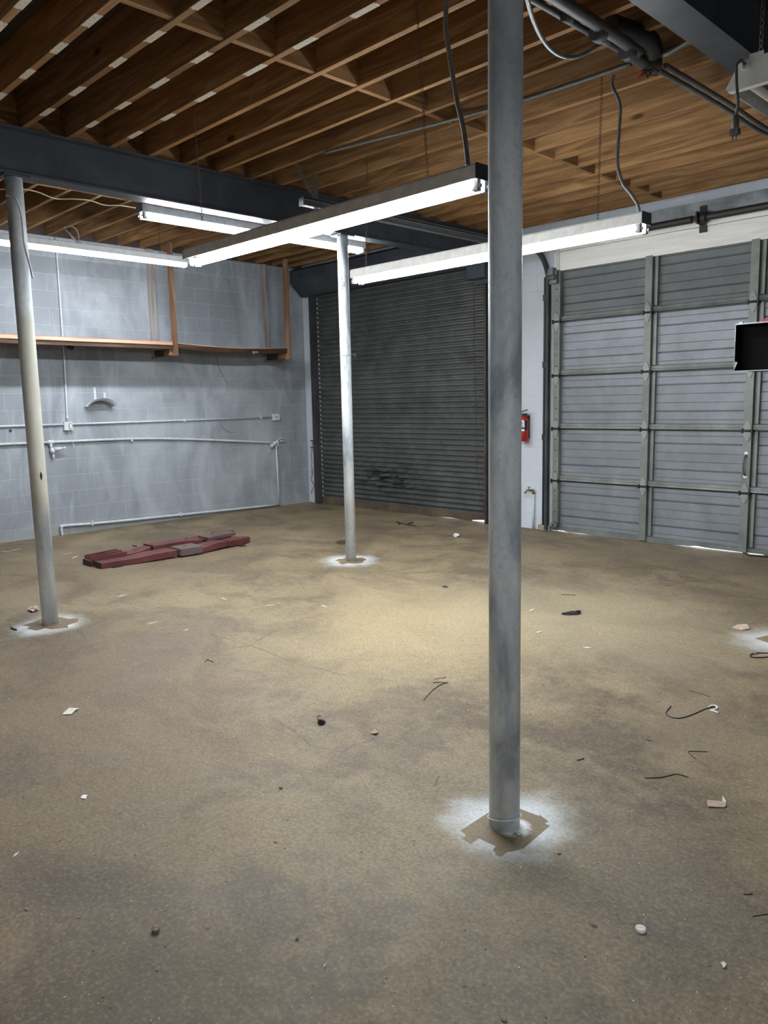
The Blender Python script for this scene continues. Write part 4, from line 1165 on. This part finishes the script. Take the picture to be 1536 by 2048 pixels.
# small black cable gland/camera under the shelf
b = MB(); b.tube([(0.004, -3.74, 2.345), (0.05, -3.75, 2.33)], 0.022, 12); b.tube([(0.05, -3.75, 2.33), (0.12, -3.75, 2.31)], 0.030, 12)
tag(b.build('small_camera', 'black'), 'small black cylinder mounted under the shelf on the left wall', 'camera')
b = MB(); b.tube([(0.0, -4.51, 1.32), (0.002, -4.51, 1.32)], 0.018, 12); tag(b.build('wall_hole', 'black'), 'small dark hole in the left wall between the two conduits', 'hole')
b = MB(); b.tube(smooth([(0.03, -1.62, 2.26), (0.02, -1.60, 2.12), (0.015, -1.52, 1.98), (0.015, -1.45, 1.86)]), 0.0022, 5); tag(b.build('loose_wire', 'black'), 'thin dark wire dangling beneath the sagging shelf', 'wire')
b = MB(); b.tube(smooth([(0.02, -1.62, 1.365), (0.012, -1.58, 1.26), (0.012, -1.48, 1.185), (0.012, -1.38, 1.16)]), 0.0022, 5); tag(b.build('loose_wire', 'rail'), 'thin grey wire curling below the upper conduit', 'wire')
b = MB(); b.obox((0.55, -1.33, 2.30), (0.012, 0.09, 0.02)); b.obox((0.555, -1.36, 2.285), (0.012, 0.02, 0.03)); tag(b.build('metal_clip', 'postgrey'), 'small pale clip on the front rail of the sagging shelf', 'clip')

# ================================================================== BACK WALL PIER: EXTINGUISHER, SPIGOT
fe = thing('fire_extinguisher', 'red fire extinguisher on the pale block pier between the two doors', 'fire extinguisher', (4.165, -0.075, 1.06))
b = MB(); b.lathe([(0.040, 1.065), (0.056, 1.07), (0.056, 1.31), (0.050, 1.335), (0.030, 1.355), (0.022, 1.37)], (4.165, -0.075, 0), 'z', 28); b.build('cylinder', 'red', fe)
b = MB(); b.lathe([(0.024, 1.355), (0.024, 1.385), (0.018, 1.40)], (4.165, -0.075, 0), 'z', 12); b.box(4.10, 4.20, -0.095, -0.055, 1.385, 1.40); b.obox((4.15, -0.075, 1.425), (0.13, 0.022, 0.010), ry=-0.25); b.obox((4.21, -0.08, 1.375), (0.06, 0.025, 0.02), ry=0.35); b.build('valve_handle', 'black', fe)
def curved(mb, a0, a1, z0, z1, r, c):
    n = 10; vs = []
    for i in range(n + 1):
        a = a0 + (a1 - a0) * i / n
        for zz in (z0, z1):
            for rr in (r, r + 0.001): vs.append((c[0] + rr * math.cos(a), c[1] + rr * math.sin(a), zz))
    fs = []
    for i in range(n):
        o = i * 4
        fs += [(o + 1, o + 5, o + 7, o + 3), (o, o + 2, o + 6, o + 4), (o + 2, o + 3, o + 7, o + 6), (o, o + 4, o + 5, o + 1)]
    fs += [(0, 1, 3, 2), (n * 4, n * 4 + 2, n * 4 + 3, n * 4 + 1)]
    mb.add(vs, fs)
fca = math.atan2(CAM.y + 0.075, CAM.x - 4.165)
b = MB(); curved(b, fca - 1.5, fca + 0.15, 1.19, 1.315, 0.0563, (4.165, -0.075)); lab = b.build('paper_label', 'white', fe)
b = MB(); curved(b, fca + 0.12, fca + 0.85, 1.20, 1.315, 0.0566, (4.165, -0.075)); curved(b, fca - 1.45, fca + 0.85, 1.215, 1.238, 0.0575, (4.165, -0.075)); b.build('label_print', 'ink', fe)
b = MB()
for (a, z0, z1) in ((-0.35, 1.27, 1.30), (-0.2, 1.25, 1.262), (-0.28, 1.245, 1.258), (-0.05, 1.27, 1.305), (-0.5, 1.28, 1.30), (-0.42, 1.245, 1.262)): curved(b, fca + a, fca + a + 0.08, z0, z1, 0.0575, (4.165, -0.075))
b.build('label_lettering', 'ink', fe)
b = MB(); b.box(4.13, 4.20, -0.019, -0.002, 1.10, 1.38); b.build('wall_bracket', 'black', fe)
fe.location.x += 0.045
sp = thing('spigot', 'brass spigot on a white pipe at the pier beside the garage door', 'spigot', (4.31, -0.03, 0.0))
b = MB(); b.tube([(4.32, -0.025, 0.0), (4.32, -0.025, 0.43)], 0.0145, 12); b.build('supply_pipe', 'conduit', sp)
b = MB(); b.tube([(4.32, -0.025, 0.43), (4.32, -0.03, 0.47)], 0.017, 10); b.tube([(4.33, -0.03, 0.475), (4.27, -0.09, 0.475), (4.25, -0.11, 0.44)], 0.014, 10); b.tube([(4.285, -0.07, 0.475), (4.285, -0.07, 0.515)], 0.007, 8); b.torus((4.285, -0.07, 0.515), 0.017, 0.004, (0, 0, 1), 14, 6); b.build('tap', 'brass', sp)
b = MB(); b.obox((4.49, -0.035, 0.035), (0.16, 0.06, 0.07)); tag(b.build('masonry_lump', 'brick', bevel=0.008), 'broken lump of masonry at the foot of the pier beside the garage door', 'rubble')

# ================================================================== BLACK BOX on the off-frame column
bx = thing('metal_box', 'black open-fronted metal box at the right edge in front of the garage door', 'box', (8.1, -2.9, 1.68))
b = MB(); X0, X1, Ya, Yb, Z0, Z1 = 7.845, 8.36, -3.12, -2.765, 1.705, 1.975; t = 0.004
b.box(X0, X0 + t, Ya, Yb, Z0, Z1); b.box(X1 - t, X1, Ya, Yb, Z0, Z1); b.box(X0 + t, X1 - t, Ya, Yb, Z0, Z0 + t); b.box(X0 + t, X1 - t, Ya, Yb, Z1 - t, Z1); b.box(X0 + t, X1 - t, Yb - t, Yb, Z0 + t, Z1 - t)
b.box(X0 + t, X1 - t, Ya + 0.05, Ya + 0.055, Z0 + t, Z1 - t)
b.build('case', 'blackbox', bx)
b = MB(); b.box(X0 - 0.001, X1, Ya - 0.006, Ya, Z1 - 0.004, Z1 + 0.003); b.box(X0 - 0.001, X1, Ya - 0.006, Ya, Z0 - 0.004, Z0 + 0.002); b.box(X0 - 0.003, X0, Ya - 0.006, Ya, Z0, Z1); b.add([(X0, Ya - 0.005, Z0 + 0.005), (X0 + 0.016, Ya - 0.005, Z0 + 0.05), (X0 + 0.003, Ya - 0.005, Z0 + 0.055), (X0, Ya - 0.002, Z0 + 0.005), (X0 + 0.016, Ya - 0.002, Z0 + 0.05), (X0 + 0.003, Ya - 0.002, Z0 + 0.055)], [(0, 1, 2), (5, 4, 3), (0, 3, 4, 1), (1, 4, 5, 2), (2, 5, 3, 0)]); b.build('bare_metal_edge', 'galv', bx)
b = MB(); b.box(7.98, 8.28, Ya + 0.02, Yb, Z1, Z1 + 0.02); b.build('top_plate', 'red', bx)
b = MB(); b.obox((7.87, Ya + 0.01, Z1 + 0.006), (0.02, 0.02, 0.012)); b.build('bolt', 'galv', bx)

# ================================================================== RED LIFT ARMS ON THE FLOOR
a1 = thing('lift_arm', 'longest red steel lift arm, in front, with a worn sleeve at its middle', 'lift arm', (2.4, -3.7, 0), 'vehicle lift arms on the floor')
b = MB(); b.stations([(-4.60, 2.27, 2.40, 0.004, 0.060), (-4.25, 2.27, 2.455, 0.006, 0.064), (-4.08, 2.27, 2.475, 0.012, 0.080), (-3.82, 2.30, 2.50, 0.018, 0.085)], 0.004); b.build('outer_tube', 'lift', a1)
b = MB(); b.box(2.275, 2.395, -4.606, -4.600, 0.008, 0.056); b.build('open_end', 'black', a1)
b = MB(); b.stations([(-3.79, 2.29, 2.525, 0.016, 0.094), (-3.53, 2.29, 2.525, 0.016, 0.094)], 0.005); b.box(2.31, 2.51, -3.80, -3.79, 0.02, 0.085); slv = b.build('sleeve', 'liftgrey', a1)
b = MB(); b.lathe([(0.0, 0.0935), (0.022, 0.0935), (0.022, 0.096)], (2.40, -3.67, 0), 'z', 16); b.build('bolt_hole', 'black', slv)
b = MB(); b.stations([(-3.53, 2.30, 2.50, 0.010, 0.060), (-3.42, 2.30, 2.49, 0.012, 0.078), (-3.30, 2.28, 2.47, 0.020, 0.088), (-3.16, 2.27, 2.445, 0.020, 0.076)], 0.004); b.stations([(-3.155, 2.27, 2.445, 0.014, 0.080), (-2.93, 2.25, 2.41, 0.008, 0.080)], 0.004); b.stations([(-2.93, 2.27, 2.38, 0.012, 0.070), (-2.80, 2.25, 2.35, 0.010, 0.068)], 0.003); b.build('inner_tube', 'lift', a1)
b = MB(); b.box(2.33, 2.50, -3.60, -3.53, 0.0, 0.016); b.box(2.30, 2.48, -3.02, -2.95, 0.0, 0.012); b.box(2.30, 2.46, -4.5, -4.4, 0.0, 0.010); b.build('pad', 'black', a1)
a2 = thing('lift_arm', 'red steel lift arm behind, with forked brackets at its left end', 'lift arm', (2.1, -3.9, 0), 'vehicle lift arms on the floor')
b = MB(); b.stations([(-4.62, 2.03, 2.22, 0.0, 0.058), (-4.45, 2.03, 2.22, 0.0, 0.058), (-4.12, 2.05, 2.22, 0.010, 0.075), (-3.95, 2.05, 2.20, 0.030, 0.104)], 0.004); b.build('outer_tube', 'lift', a2)
b = MB(); b.box(2.04, 2.21, -4.626, -4.620, 0.006, 0.052); b.build('open_end', 'black', a2)
b = MB(); b.stations([(-3.94, 2.04, 2.215, 0.026, 0.112), (-3.55, 2.03, 2.19, 0.030, 0.110), (-3.38, 2.03, 2.17, 0.030, 0.090), (-3.10, 2.02, 2.15, 0.020, 0.086)], 0.004); b.build('inner_tube', 'lift', a2)
b = MB(); b.box(2.03, 2.23, -3.952, -3.944, 0.02, 0.118); b.box(1.99, 2.06, -4.06, -4.04, 0.10, 0.112); b.box(2.02, 2.2, -4.1, -3.95, 0.0, 0.03); b.build('stop_plate', 'black', a2)
for k, (xa, ya) in enumerate(((1.99, -4.55), (2.13, -4.56))):
    b = MB()
    b.obox((xa + 0.03, ya + 0.13, 0.078), (0.010, 0.34, 0.038), rz=-0.06, rx=0.06); b.obox((xa + 0.12, ya + 0.13, 0.078), (0.010, 0.34, 0.038), rz=-0.06, rx=0.06)
    b.obox((xa + 0.075, ya - 0.03, 0.064), (0.09, 0.02, 0.010)); b.obox((xa + 0.080, ya + 0.06, 0.066), (0.085, 0.04, 0.010)); b.obox((xa + 0.085, ya + 0.24, 0.085), (0.09, 0.14, 0.012), rx=0.05)
    b.build('fork_bracket', 'lift', a2)
b = MB(); b.stations([(-3.30, 2.06, 2.27, 0.080, 0.118), (-2.90, 2.03, 2.21, 0.086, 0.124)], 0.004); b.box(2.06, 2.20, -3.2, -2.95, 0.0, 0.08); b.build('slide_block', 'liftgrey', a2)
a3 = thing('lift_arm', 'shortest red piece of lift arm, at the far right of the pile', 'lift arm', (1.9, -3.0, 0), 'vehicle lift arms on the floor')
b = MB(); b.stations([(-3.32, 1.80, 2.00, 0.006, 0.066), (-3.18, 1.80, 2.00, 0.006, 0.074), (-2.80, 1.78, 1.93, 0.010, 0.076)], 0.004); b.box(1.82, 1.98, -3.10, -3.0, 0.0, 0.008); b.box(1.82, 1.9, -2.98, -2.72, 0.074, 0.088); b.build('short_tube', 'lift', a3)
b = MB(); b.box(1.81, 1.99, -3.326, -3.320, 0.01, 0.06); b.build('open_end', 'black', a3)

# ================================================================== DEBRIS ON THE FLOOR
def flat(pts, mat, name, label, cat, z=0.002, h=0.0015, lift=None, group=None):
    q = [fl(*p) for p in pts]; n = len(q)
    b = MB()
    lf = lift or [0] * n
    b.add([(p.x, p.y, z + l) for p, l in zip(q, lf)] + [(p.x, p.y, z + l + h) for p, l in zip(q, lf)],
          [tuple(range(n - 1, -1, -1)), tuple(range(n, 2 * n))] + [(k, (k + 1) % n, n + (k + 1) % n, n + k) for k in range(n)])
    return tag(b.build(name, mat), label, cat, group)
def wire(pts, r, mat, name, label, cat='wire', z=None, group=None):
    zz = r if z is None else z
    b = MB(); b.tube(smooth([Vector((fl(*p).x, fl(*p).y, zz)) for p in pts], 6), r, 6)
    return tag(b.build(name, mat), label, cat, group)
def lump(c, r, mat, name, label, cat, sq=(1, 1, 0.6), seed=0, group=None):
    rnd = random.Random(seed)
    import bmesh
    bm = bmesh.new(); bmesh.ops.create_icosphere(bm, subdivisions=2, radius=1)
    b = MB(); p0 = fl(*c)
    vs = []
    for v in bm.verts:
        k = 1 + rnd.uniform(-0.35, 0.25)
        vs.append((p0.x + v.co.x * r * sq[0] * k, p0.y + v.co.y * r * sq[1] * k, max(0.0, r * sq[2] * 0.7 + v.co.z * r * sq[2] * k)))
    b.add(vs, [tuple(v.index for v in f.verts) for f in bm.faces]); bm.free()
    return tag(b.build(name, mat), label, cat, group)
flat([(124, 1430), (138, 1419), (160, 1419), (153, 1423), (143, 1430)], 'cream', 'paper_wrapper', 'crumpled cream paper wrapper on the floor at the left', 'paper', lift=[0.0, 0.006, 0.004, 0.010, 0.002])
flat([(161, 1597), (166, 1591), (175, 1591), (171, 1599)], 'white', 'paper_scrap', 'small square white paper scrap on the lower left floor', 'paper')
lump((69, 1222), 0.045, 'pink', 'rag', 'pinkish white rag on the floor left of the left column', 'rag', (1.1, 0.7, 0.5), 3)
flat([(56, 1222), (64, 1218), (72, 1222), (66, 1226)], 'white', 'paper_scrap', 'white scrap against the rag left of the left column', 'paper', z=0.01, h=0.01)
kn = lump((643, 1448), 0.017, 'black', 'plastic_stopper', 'small black plastic stopper in the middle of the floor', 'stopper', (1, 1, 0.9), 5)
b = MB(); b.tube(smooth([Vector((*fl(637, 1446)[:2], 0.012)), Vector((*fl(636, 1442)[:2], 0.026)), Vector((*fl(642, 1442)[:2], 0.024))]), 0.003, 6); b.build('loop', 'black', kn)
lump((312, 1862), 0.013, 'rock', 'dirt_crumb', 'brown dirt crumb on the lower left floor', 'crumb', (1.2, 0.9, 0.7), 8)
flat([(741, 1467), (750, 1462), (757, 1466), (752, 1471), (745, 1469)], 'leaf', 'dry_leaf', 'dry leaf scrap right of the black stopper', 'leaf', lift=[0, 0.006, 0.002, 0.008, 0.001])
flat([(1414, 1611), (1414, 1606), (1450, 1608), (1452, 1613), (1449, 1616), (1416, 1615)], 'card', 'cardboard_strip', 'folded tan cardboard strip on the right-hand floor', 'cardboard', h=0.002, lift=[0.004, 0.010, 0.006, 0.002, 0.0, 0.002])
flat([(1444, 1607), (1445, 1602), (1452, 1608), (1451, 1610)], 'white', 'paper_flap', 'raised white flap at the end of the cardboard strip', 'paper', lift=[0.004, 0.02, 0.008, 0.002])
pc = fl(1281, 1861)
t = thing('bottle_cap', 'round white bottle cap lying on the lower right floor', 'cap', (pc.x, pc.y, 0))
b = MB(); b.lathe([(0.0150, 0.0), (0.0155, 0.003), (0.0150, 0.009), (0.0125, 0.0105)], (pc.x, pc.y, 0), 'z', 28); b.build('cap', 'white', t)
b = MB()
dr = (fl(1290, 1861) - fl(1272, 1861)).normalized(); dp = Vector((-dr.y, dr.x, 0))
for i in range(6):
    c_ = pc + dr * (-0.008 + 0.0032 * i); b.tube([(c_.x - dp.x * 0.0016, c_.y - dp.y * 0.0016, 0.0108), (c_.x + dp.x * 0.0016 + dr.x * 0.0006, c_.y + dp.y * 0.0016 + dr.y * 0.0006, 0.0108)], 0.0005, 5)
b.build('printed_text', 'rail', t)
flat([(1441, 1928), (1446, 1926), (1453, 1930), (1451, 1936), (1446, 1938), (1444, 1933)], 'cream', 'paper_scrap', 'torn cream paper scrap near the lower right corner', 'paper', lift=[0, 0.002, 0.001, 0.003, 0, 0.002])
flat([(1463, 1256), (1475, 1253), (1494, 1254), (1499, 1259), (1484, 1261)], 'card', 'cardboard_scrap', 'tan cardboard scrap by the white paint at the right edge', 'cardboard', lift=[0, 0.012, 0.018, 0.004, 0.0])
lump((912, 1074), 0.035, 'white', 'paper_wad', 'crumpled white paper wad on the floor before the roller door', 'paper', (1.1, 0.8, 0.8), 9)
lump((890, 1174), 0.022, 'black', 'black_chip', 'small black chip on the floor left of the foreground column', 'chip', (1.3, 0.8, 0.3), 10)
wire([(848, 1401), (856, 1391), (868, 1379), (884, 1369), (896, 1366)], 0.0024, 'black', 'wire_piece', 'long curved black wire piece left of the foreground column', group='wire bits on the floor')
wire([(866, 1366), (878, 1365), (894, 1366)], 0.0020, 'black', 'wire_piece', 'short straight black wire touching the long curved one', group='wire bits on the floor')
wire([(868, 1359), (880, 1357), (893, 1355)], 0.0016, 'black', 'wire_piece', 'thinnest black wire above the long curved one', group='wire bits on the floor')
wire([(1342, 1413), (1333, 1424), (1333, 1430), (1345, 1436), (1362, 1437), (1385, 1430), (1410, 1419), (1430, 1414)], 0.0026, 'black', 'wire_piece', 'longest black wire, bent like a hook beside the white clip', group='wire bits on the floor')
wire([(1378, 1381), (1395, 1386), (1421, 1394)], 0.0015, 'black', 'wire_piece', 'fine straight black wire above the hooked one', group='wire bits on the floor')
wire([(1391, 1518), (1377, 1505), (1384, 1503), (1415, 1504)], 0.0017, 'black', 'wire_piece', 'black wire bent like an arrowhead at the right', group='wire bits on the floor')
wire([(1290, 1557), (1325, 1555), (1352, 1549), (1376, 1555)], 0.0019, 'black', 'wire_piece', 'wavy black wire above the cardboard strip', group='wire bits on the floor')
wire([(1545, 1308), (1515, 1307), (1502, 1310), (1502, 1315), (1520, 1316), (1545, 1314)], 0.0035, 'black', 'wire_piece', 'black wire loop at the right edge of the floor', group='wire bits on the floor')
wire([(870, 1571), (874, 1560), (878, 1553)], 0.0014, 'black', 'wire_piece', 'short black wire left of the foreground column, nearest its foot', group='wire bits on the floor')
wire([(1154, 1521), (1161, 1520), (1168, 1517)], 0.0022, 'black', 'wire_piece', 'stubby black wire right of the foreground column', group='wire bits on the floor')
wire([(1122, 1190), (1138, 1190), (1152, 1191)], 0.0022, 'black', 'wire_piece', 'straight black wire beyond the wire bundle', group='wire bits on the floor')
wire([(410, 1325), (416, 1320), (426, 1325)], 0.0024, 'black', 'wire_piece', 'small bent black wire on the left half of the floor', group='wire bits on the floor')
wire([(22, 1256), (26, 1259), (33, 1261)], 0.006, 'black', 'wire_piece', 'dark stub in the white paint by the left column', group='wire bits on the floor')
wire([(1505, 1833), (1520, 1831), (1545, 1827)], 0.0012, 'black', 'wire_piece', 'thin black wire leaving the frame at the lower right', group='wire bits on the floor')
wire([(1487, 1789), (1497, 1789), (1505, 1788)], 0.0014, 'black', 'wire_piece', 'tiny black wire near the right edge below the scratches', group='wire bits on the floor')
b = MB()
for k in range(6):
    q = [Vector((*fl(*p)[:2], 0.004 + 0.0025 * k)) for p in ((1122 + 2 * k, 1229), (1135, 1225 + k * .7), (1148, 1223 + k * .8), (1161, 1227 - k * .4), (1155, 1230 - k % 3), (1138, 1231 - k * .3), (1124, 1230))]
    b.tube(smooth(q, 5), 0.0022, 5)
tag(b.build('wire_bundle', 'black'), 'tangled bundle of black wire on the floor behind the foreground column', 'wire')
b = MB()
q = [Vector((*fl(*p)[:2], 0.003)) for p in ((1417, 1416), (1424, 1412), (1433, 1414), (1434, 1418), (1427, 1421), (1421, 1422), (1429, 1424), (1437, 1427), (1428, 1423))]
b.tube(smooth(q, 5), 0.0045, 6)
tag(b.build('plastic_clip', 'white'), 'twisted white plastic clip at the end of the hooked wire', 'clip')
b = MB()
for s_ in (((793, 1045), (812, 1050), (830, 1053)), ((795, 1046), (800, 1050)), ((812, 1050), (826, 1046))):
    b.tube([Vector((*fl(*p)[:2], 0.008)) for p in s_], 0.007, 6)
tag(b.build('twig', 'blackpipe'), 'dark forked twig on the floor in front of the roller door', 'twig')
lump((1298, 1480), 0.009, 'rock', 'dirt_crumb', 'dark crumb above the arrowhead-shaped wire', 'crumb', (1.5, 0.8, 0.5), 12)
lump((1186, 1850), 0.007, 'rock', 'dirt_crumb', 'dark crumb in the shadow of the foreground column', 'crumb', (1.8, 0.8, 0.4), 13)
lump((594, 1879), 0.0055, 'rock', 'dirt_crumb', 'tiny dark crumb at the bottom centre of the floor', 'crumb', (1, 1, 0.8), 14)
lump((1008, 2040), 0.006, 'rock', 'dirt_crumb', 'dark crumb at the very bottom edge', 'crumb', (1.7, 1, 0.5), 15)
lump((562, 1577), 0.007, 'rock', 'dirt_crumb', 'grey crumb left of the foreground column foot', 'crumb', (1.2, 1, 0.7), 16)
lump((1510, 1309), 0.008, 'rock', 'dirt_crumb', 'dark crumb beside the black wire loop', 'crumb', (1.4, 1, 0.7), 17)
lump((723, 1704 + 0), 0.003, 'rock', 'dirt_crumb', 'speck of dirt left of the taped square', 'crumb', (1.4, 1, 0.7), 18)
lump((1118, 1708), 0.006, 'rock', 'dirt_crumb', 'dark crumb just right of the taped square', 'crumb', (1.2, 1, 0.6), 19)
# pale wood slivers: each one its own thing
sl = [(235, 1194, 254, 1190, 'above the left column halo to the right'), (293, 1249, 316, 1244, 'right of the left column foot'), (367, 1262, 379, 1258, 'a little right of the left column foot'),
      (440, 1196, 455, 1201, 'left of the slim column foot'), (528, 1213, 553, 1209, 'longest on the middle floor'), (552, 1207, 562, 1208, 'touching the longest sliver'),
      (641, 1211, 655, 1215, 'below the slim column'), (565, 1233, 572, 1233, 'small pale fleck below the slim column'), (677, 1231, 686, 1231, 'fleck right of the middle'),
      (0, 1103, 24, 1104, 'lying at the left edge by the wall'), (20, 1102, 42, 1098, 'beside the one at the left edge'), (125, 1109, 145, 1106, 'just left of the red lift arms'),
      (143, 1117, 157, 1112, 'closest to the red lift arms'), (155, 1239, 172, 1239, 'against the white paint of the left column'), (336, 1265, 345, 1267, 'under the row of flecks on the left'),
      (1166, 1296, 1184, 1297, 'white streak right of the foreground column'), (1057, 1224, 1070, 1218, 'right beside the foreground column'), (921, 1282, 928, 1282, 'left beside the foreground column'),
      (646, 1937, 653, 1929, 'brightest near the bottom of the floor'), (261, 1806, 264, 1801, 'on the dark stain, upper'), (548, 1683, 555, 1686, 'bright one left of the taped square'),
      (26, 1716, 38, 1705, 'thin one near the lower left edge'), (152, 1837, 161, 1834, 'thin one below the dark stain'), (50, 1818, 56, 1821, 'dull one at the lower left'),
      (302, 2045, 303, 2041, 'at the very bottom edge'), (304, 1573, 308, 1569, 'by the small crumbs on the left'), (1366, 1839, 1373, 1843, 'right of the bottle cap'),
      (1040, 1740, 1043, 1734, 'just below the taped square'), (1072, 1267, 1085, 1263, 'two steps right of the foreground column')]
for i, (xa, ya, xb, yb, d) in enumerate(sl):
    p, q = fl(xa, ya), fl(xb, yb)
    dd = (q - p).normalized(); nn = Vector((-dd.y, dd.x, 0)); L = (q - p).length
    w = min(0.006, max(0.0014, L * 0.09)) * (1.6 if p.y > -4 else 1)
    b = MB()
    b.add([(p.x, p.y, 0.001), (p.x + dd.x * L * .4 + nn.x * w, p.y + dd.y * L * .4 + nn.y * w, 0.001), (q.x, q.y, 0.001), (p.x + dd.x * L * .5 - nn.x * w, p.y + dd.y * L * .5 - nn.y * w, 0.001),
           (p.x, p.y, 0.004), (p.x + dd.x * L * .4 + nn.x * w, p.y + dd.y * L * .4 + nn.y * w, 0.005), (q.x, q.y, 0.004), (p.x + dd.x * L * .5 - nn.x * w, p.y + dd.y * L * .5 - nn.y * w, 0.005)],
          [(3, 2, 1, 0), (4, 5, 6, 7), (0, 1, 5, 4), (1, 2, 6, 5), (2, 3, 7, 6), (3, 0, 4, 7)])
    tag(b.build('wood_sliver', 'straw' if i % 3 else 'white'), 'pale wood sliver, ' + d, 'sliver', 'pale slivers scattered on the floor')
# fine grit nobody could count
b = MB(); rnd = random.Random(21)
for k in range(230):
    u, v = rnd.uniform(0, 1536), 1100 + 940 * rnd.random() ** 1.1
    p = fl(u, v); s_ = rnd.uniform(0.0012, 0.003) * (1 + max(0, (1500 - v) / 500)); a = rnd.uniform(0, 3.1)
    b.obox((p.x, p.y, 0.0012), (s_ * rnd.uniform(1, 2.2), s_, 0.0024), rz=a)
tag(b.build('pale_grit', 'cream', origin=(6, -4, 0)), 'fine pale grit scattered over the whole concrete floor', 'grit', kind='stuff')
b = MB()
for k in range(230):
    u, v = rnd.uniform(0, 1536), 1100 + 940 * rnd.random() ** 1.1
    p = fl(u, v); s_ = rnd.uniform(0.0012, 0.0034) * (1 + max(0, (1500 - v) / 500)); a = rnd.uniform(0, 3.1)
    b.obox((p.x, p.y, 0.0012), (s_ * rnd.uniform(1, 2.4), s_, 0.0024), rz=a) if not (1.7 < p.x < 2.6 and -4.75 < p.y < -2.6) else None
tag(b.build('dark_grit', 'rock', origin=(6, -4, 0)), 'fine dark grit scattered over the whole concrete floor', 'grit', kind='stuff')
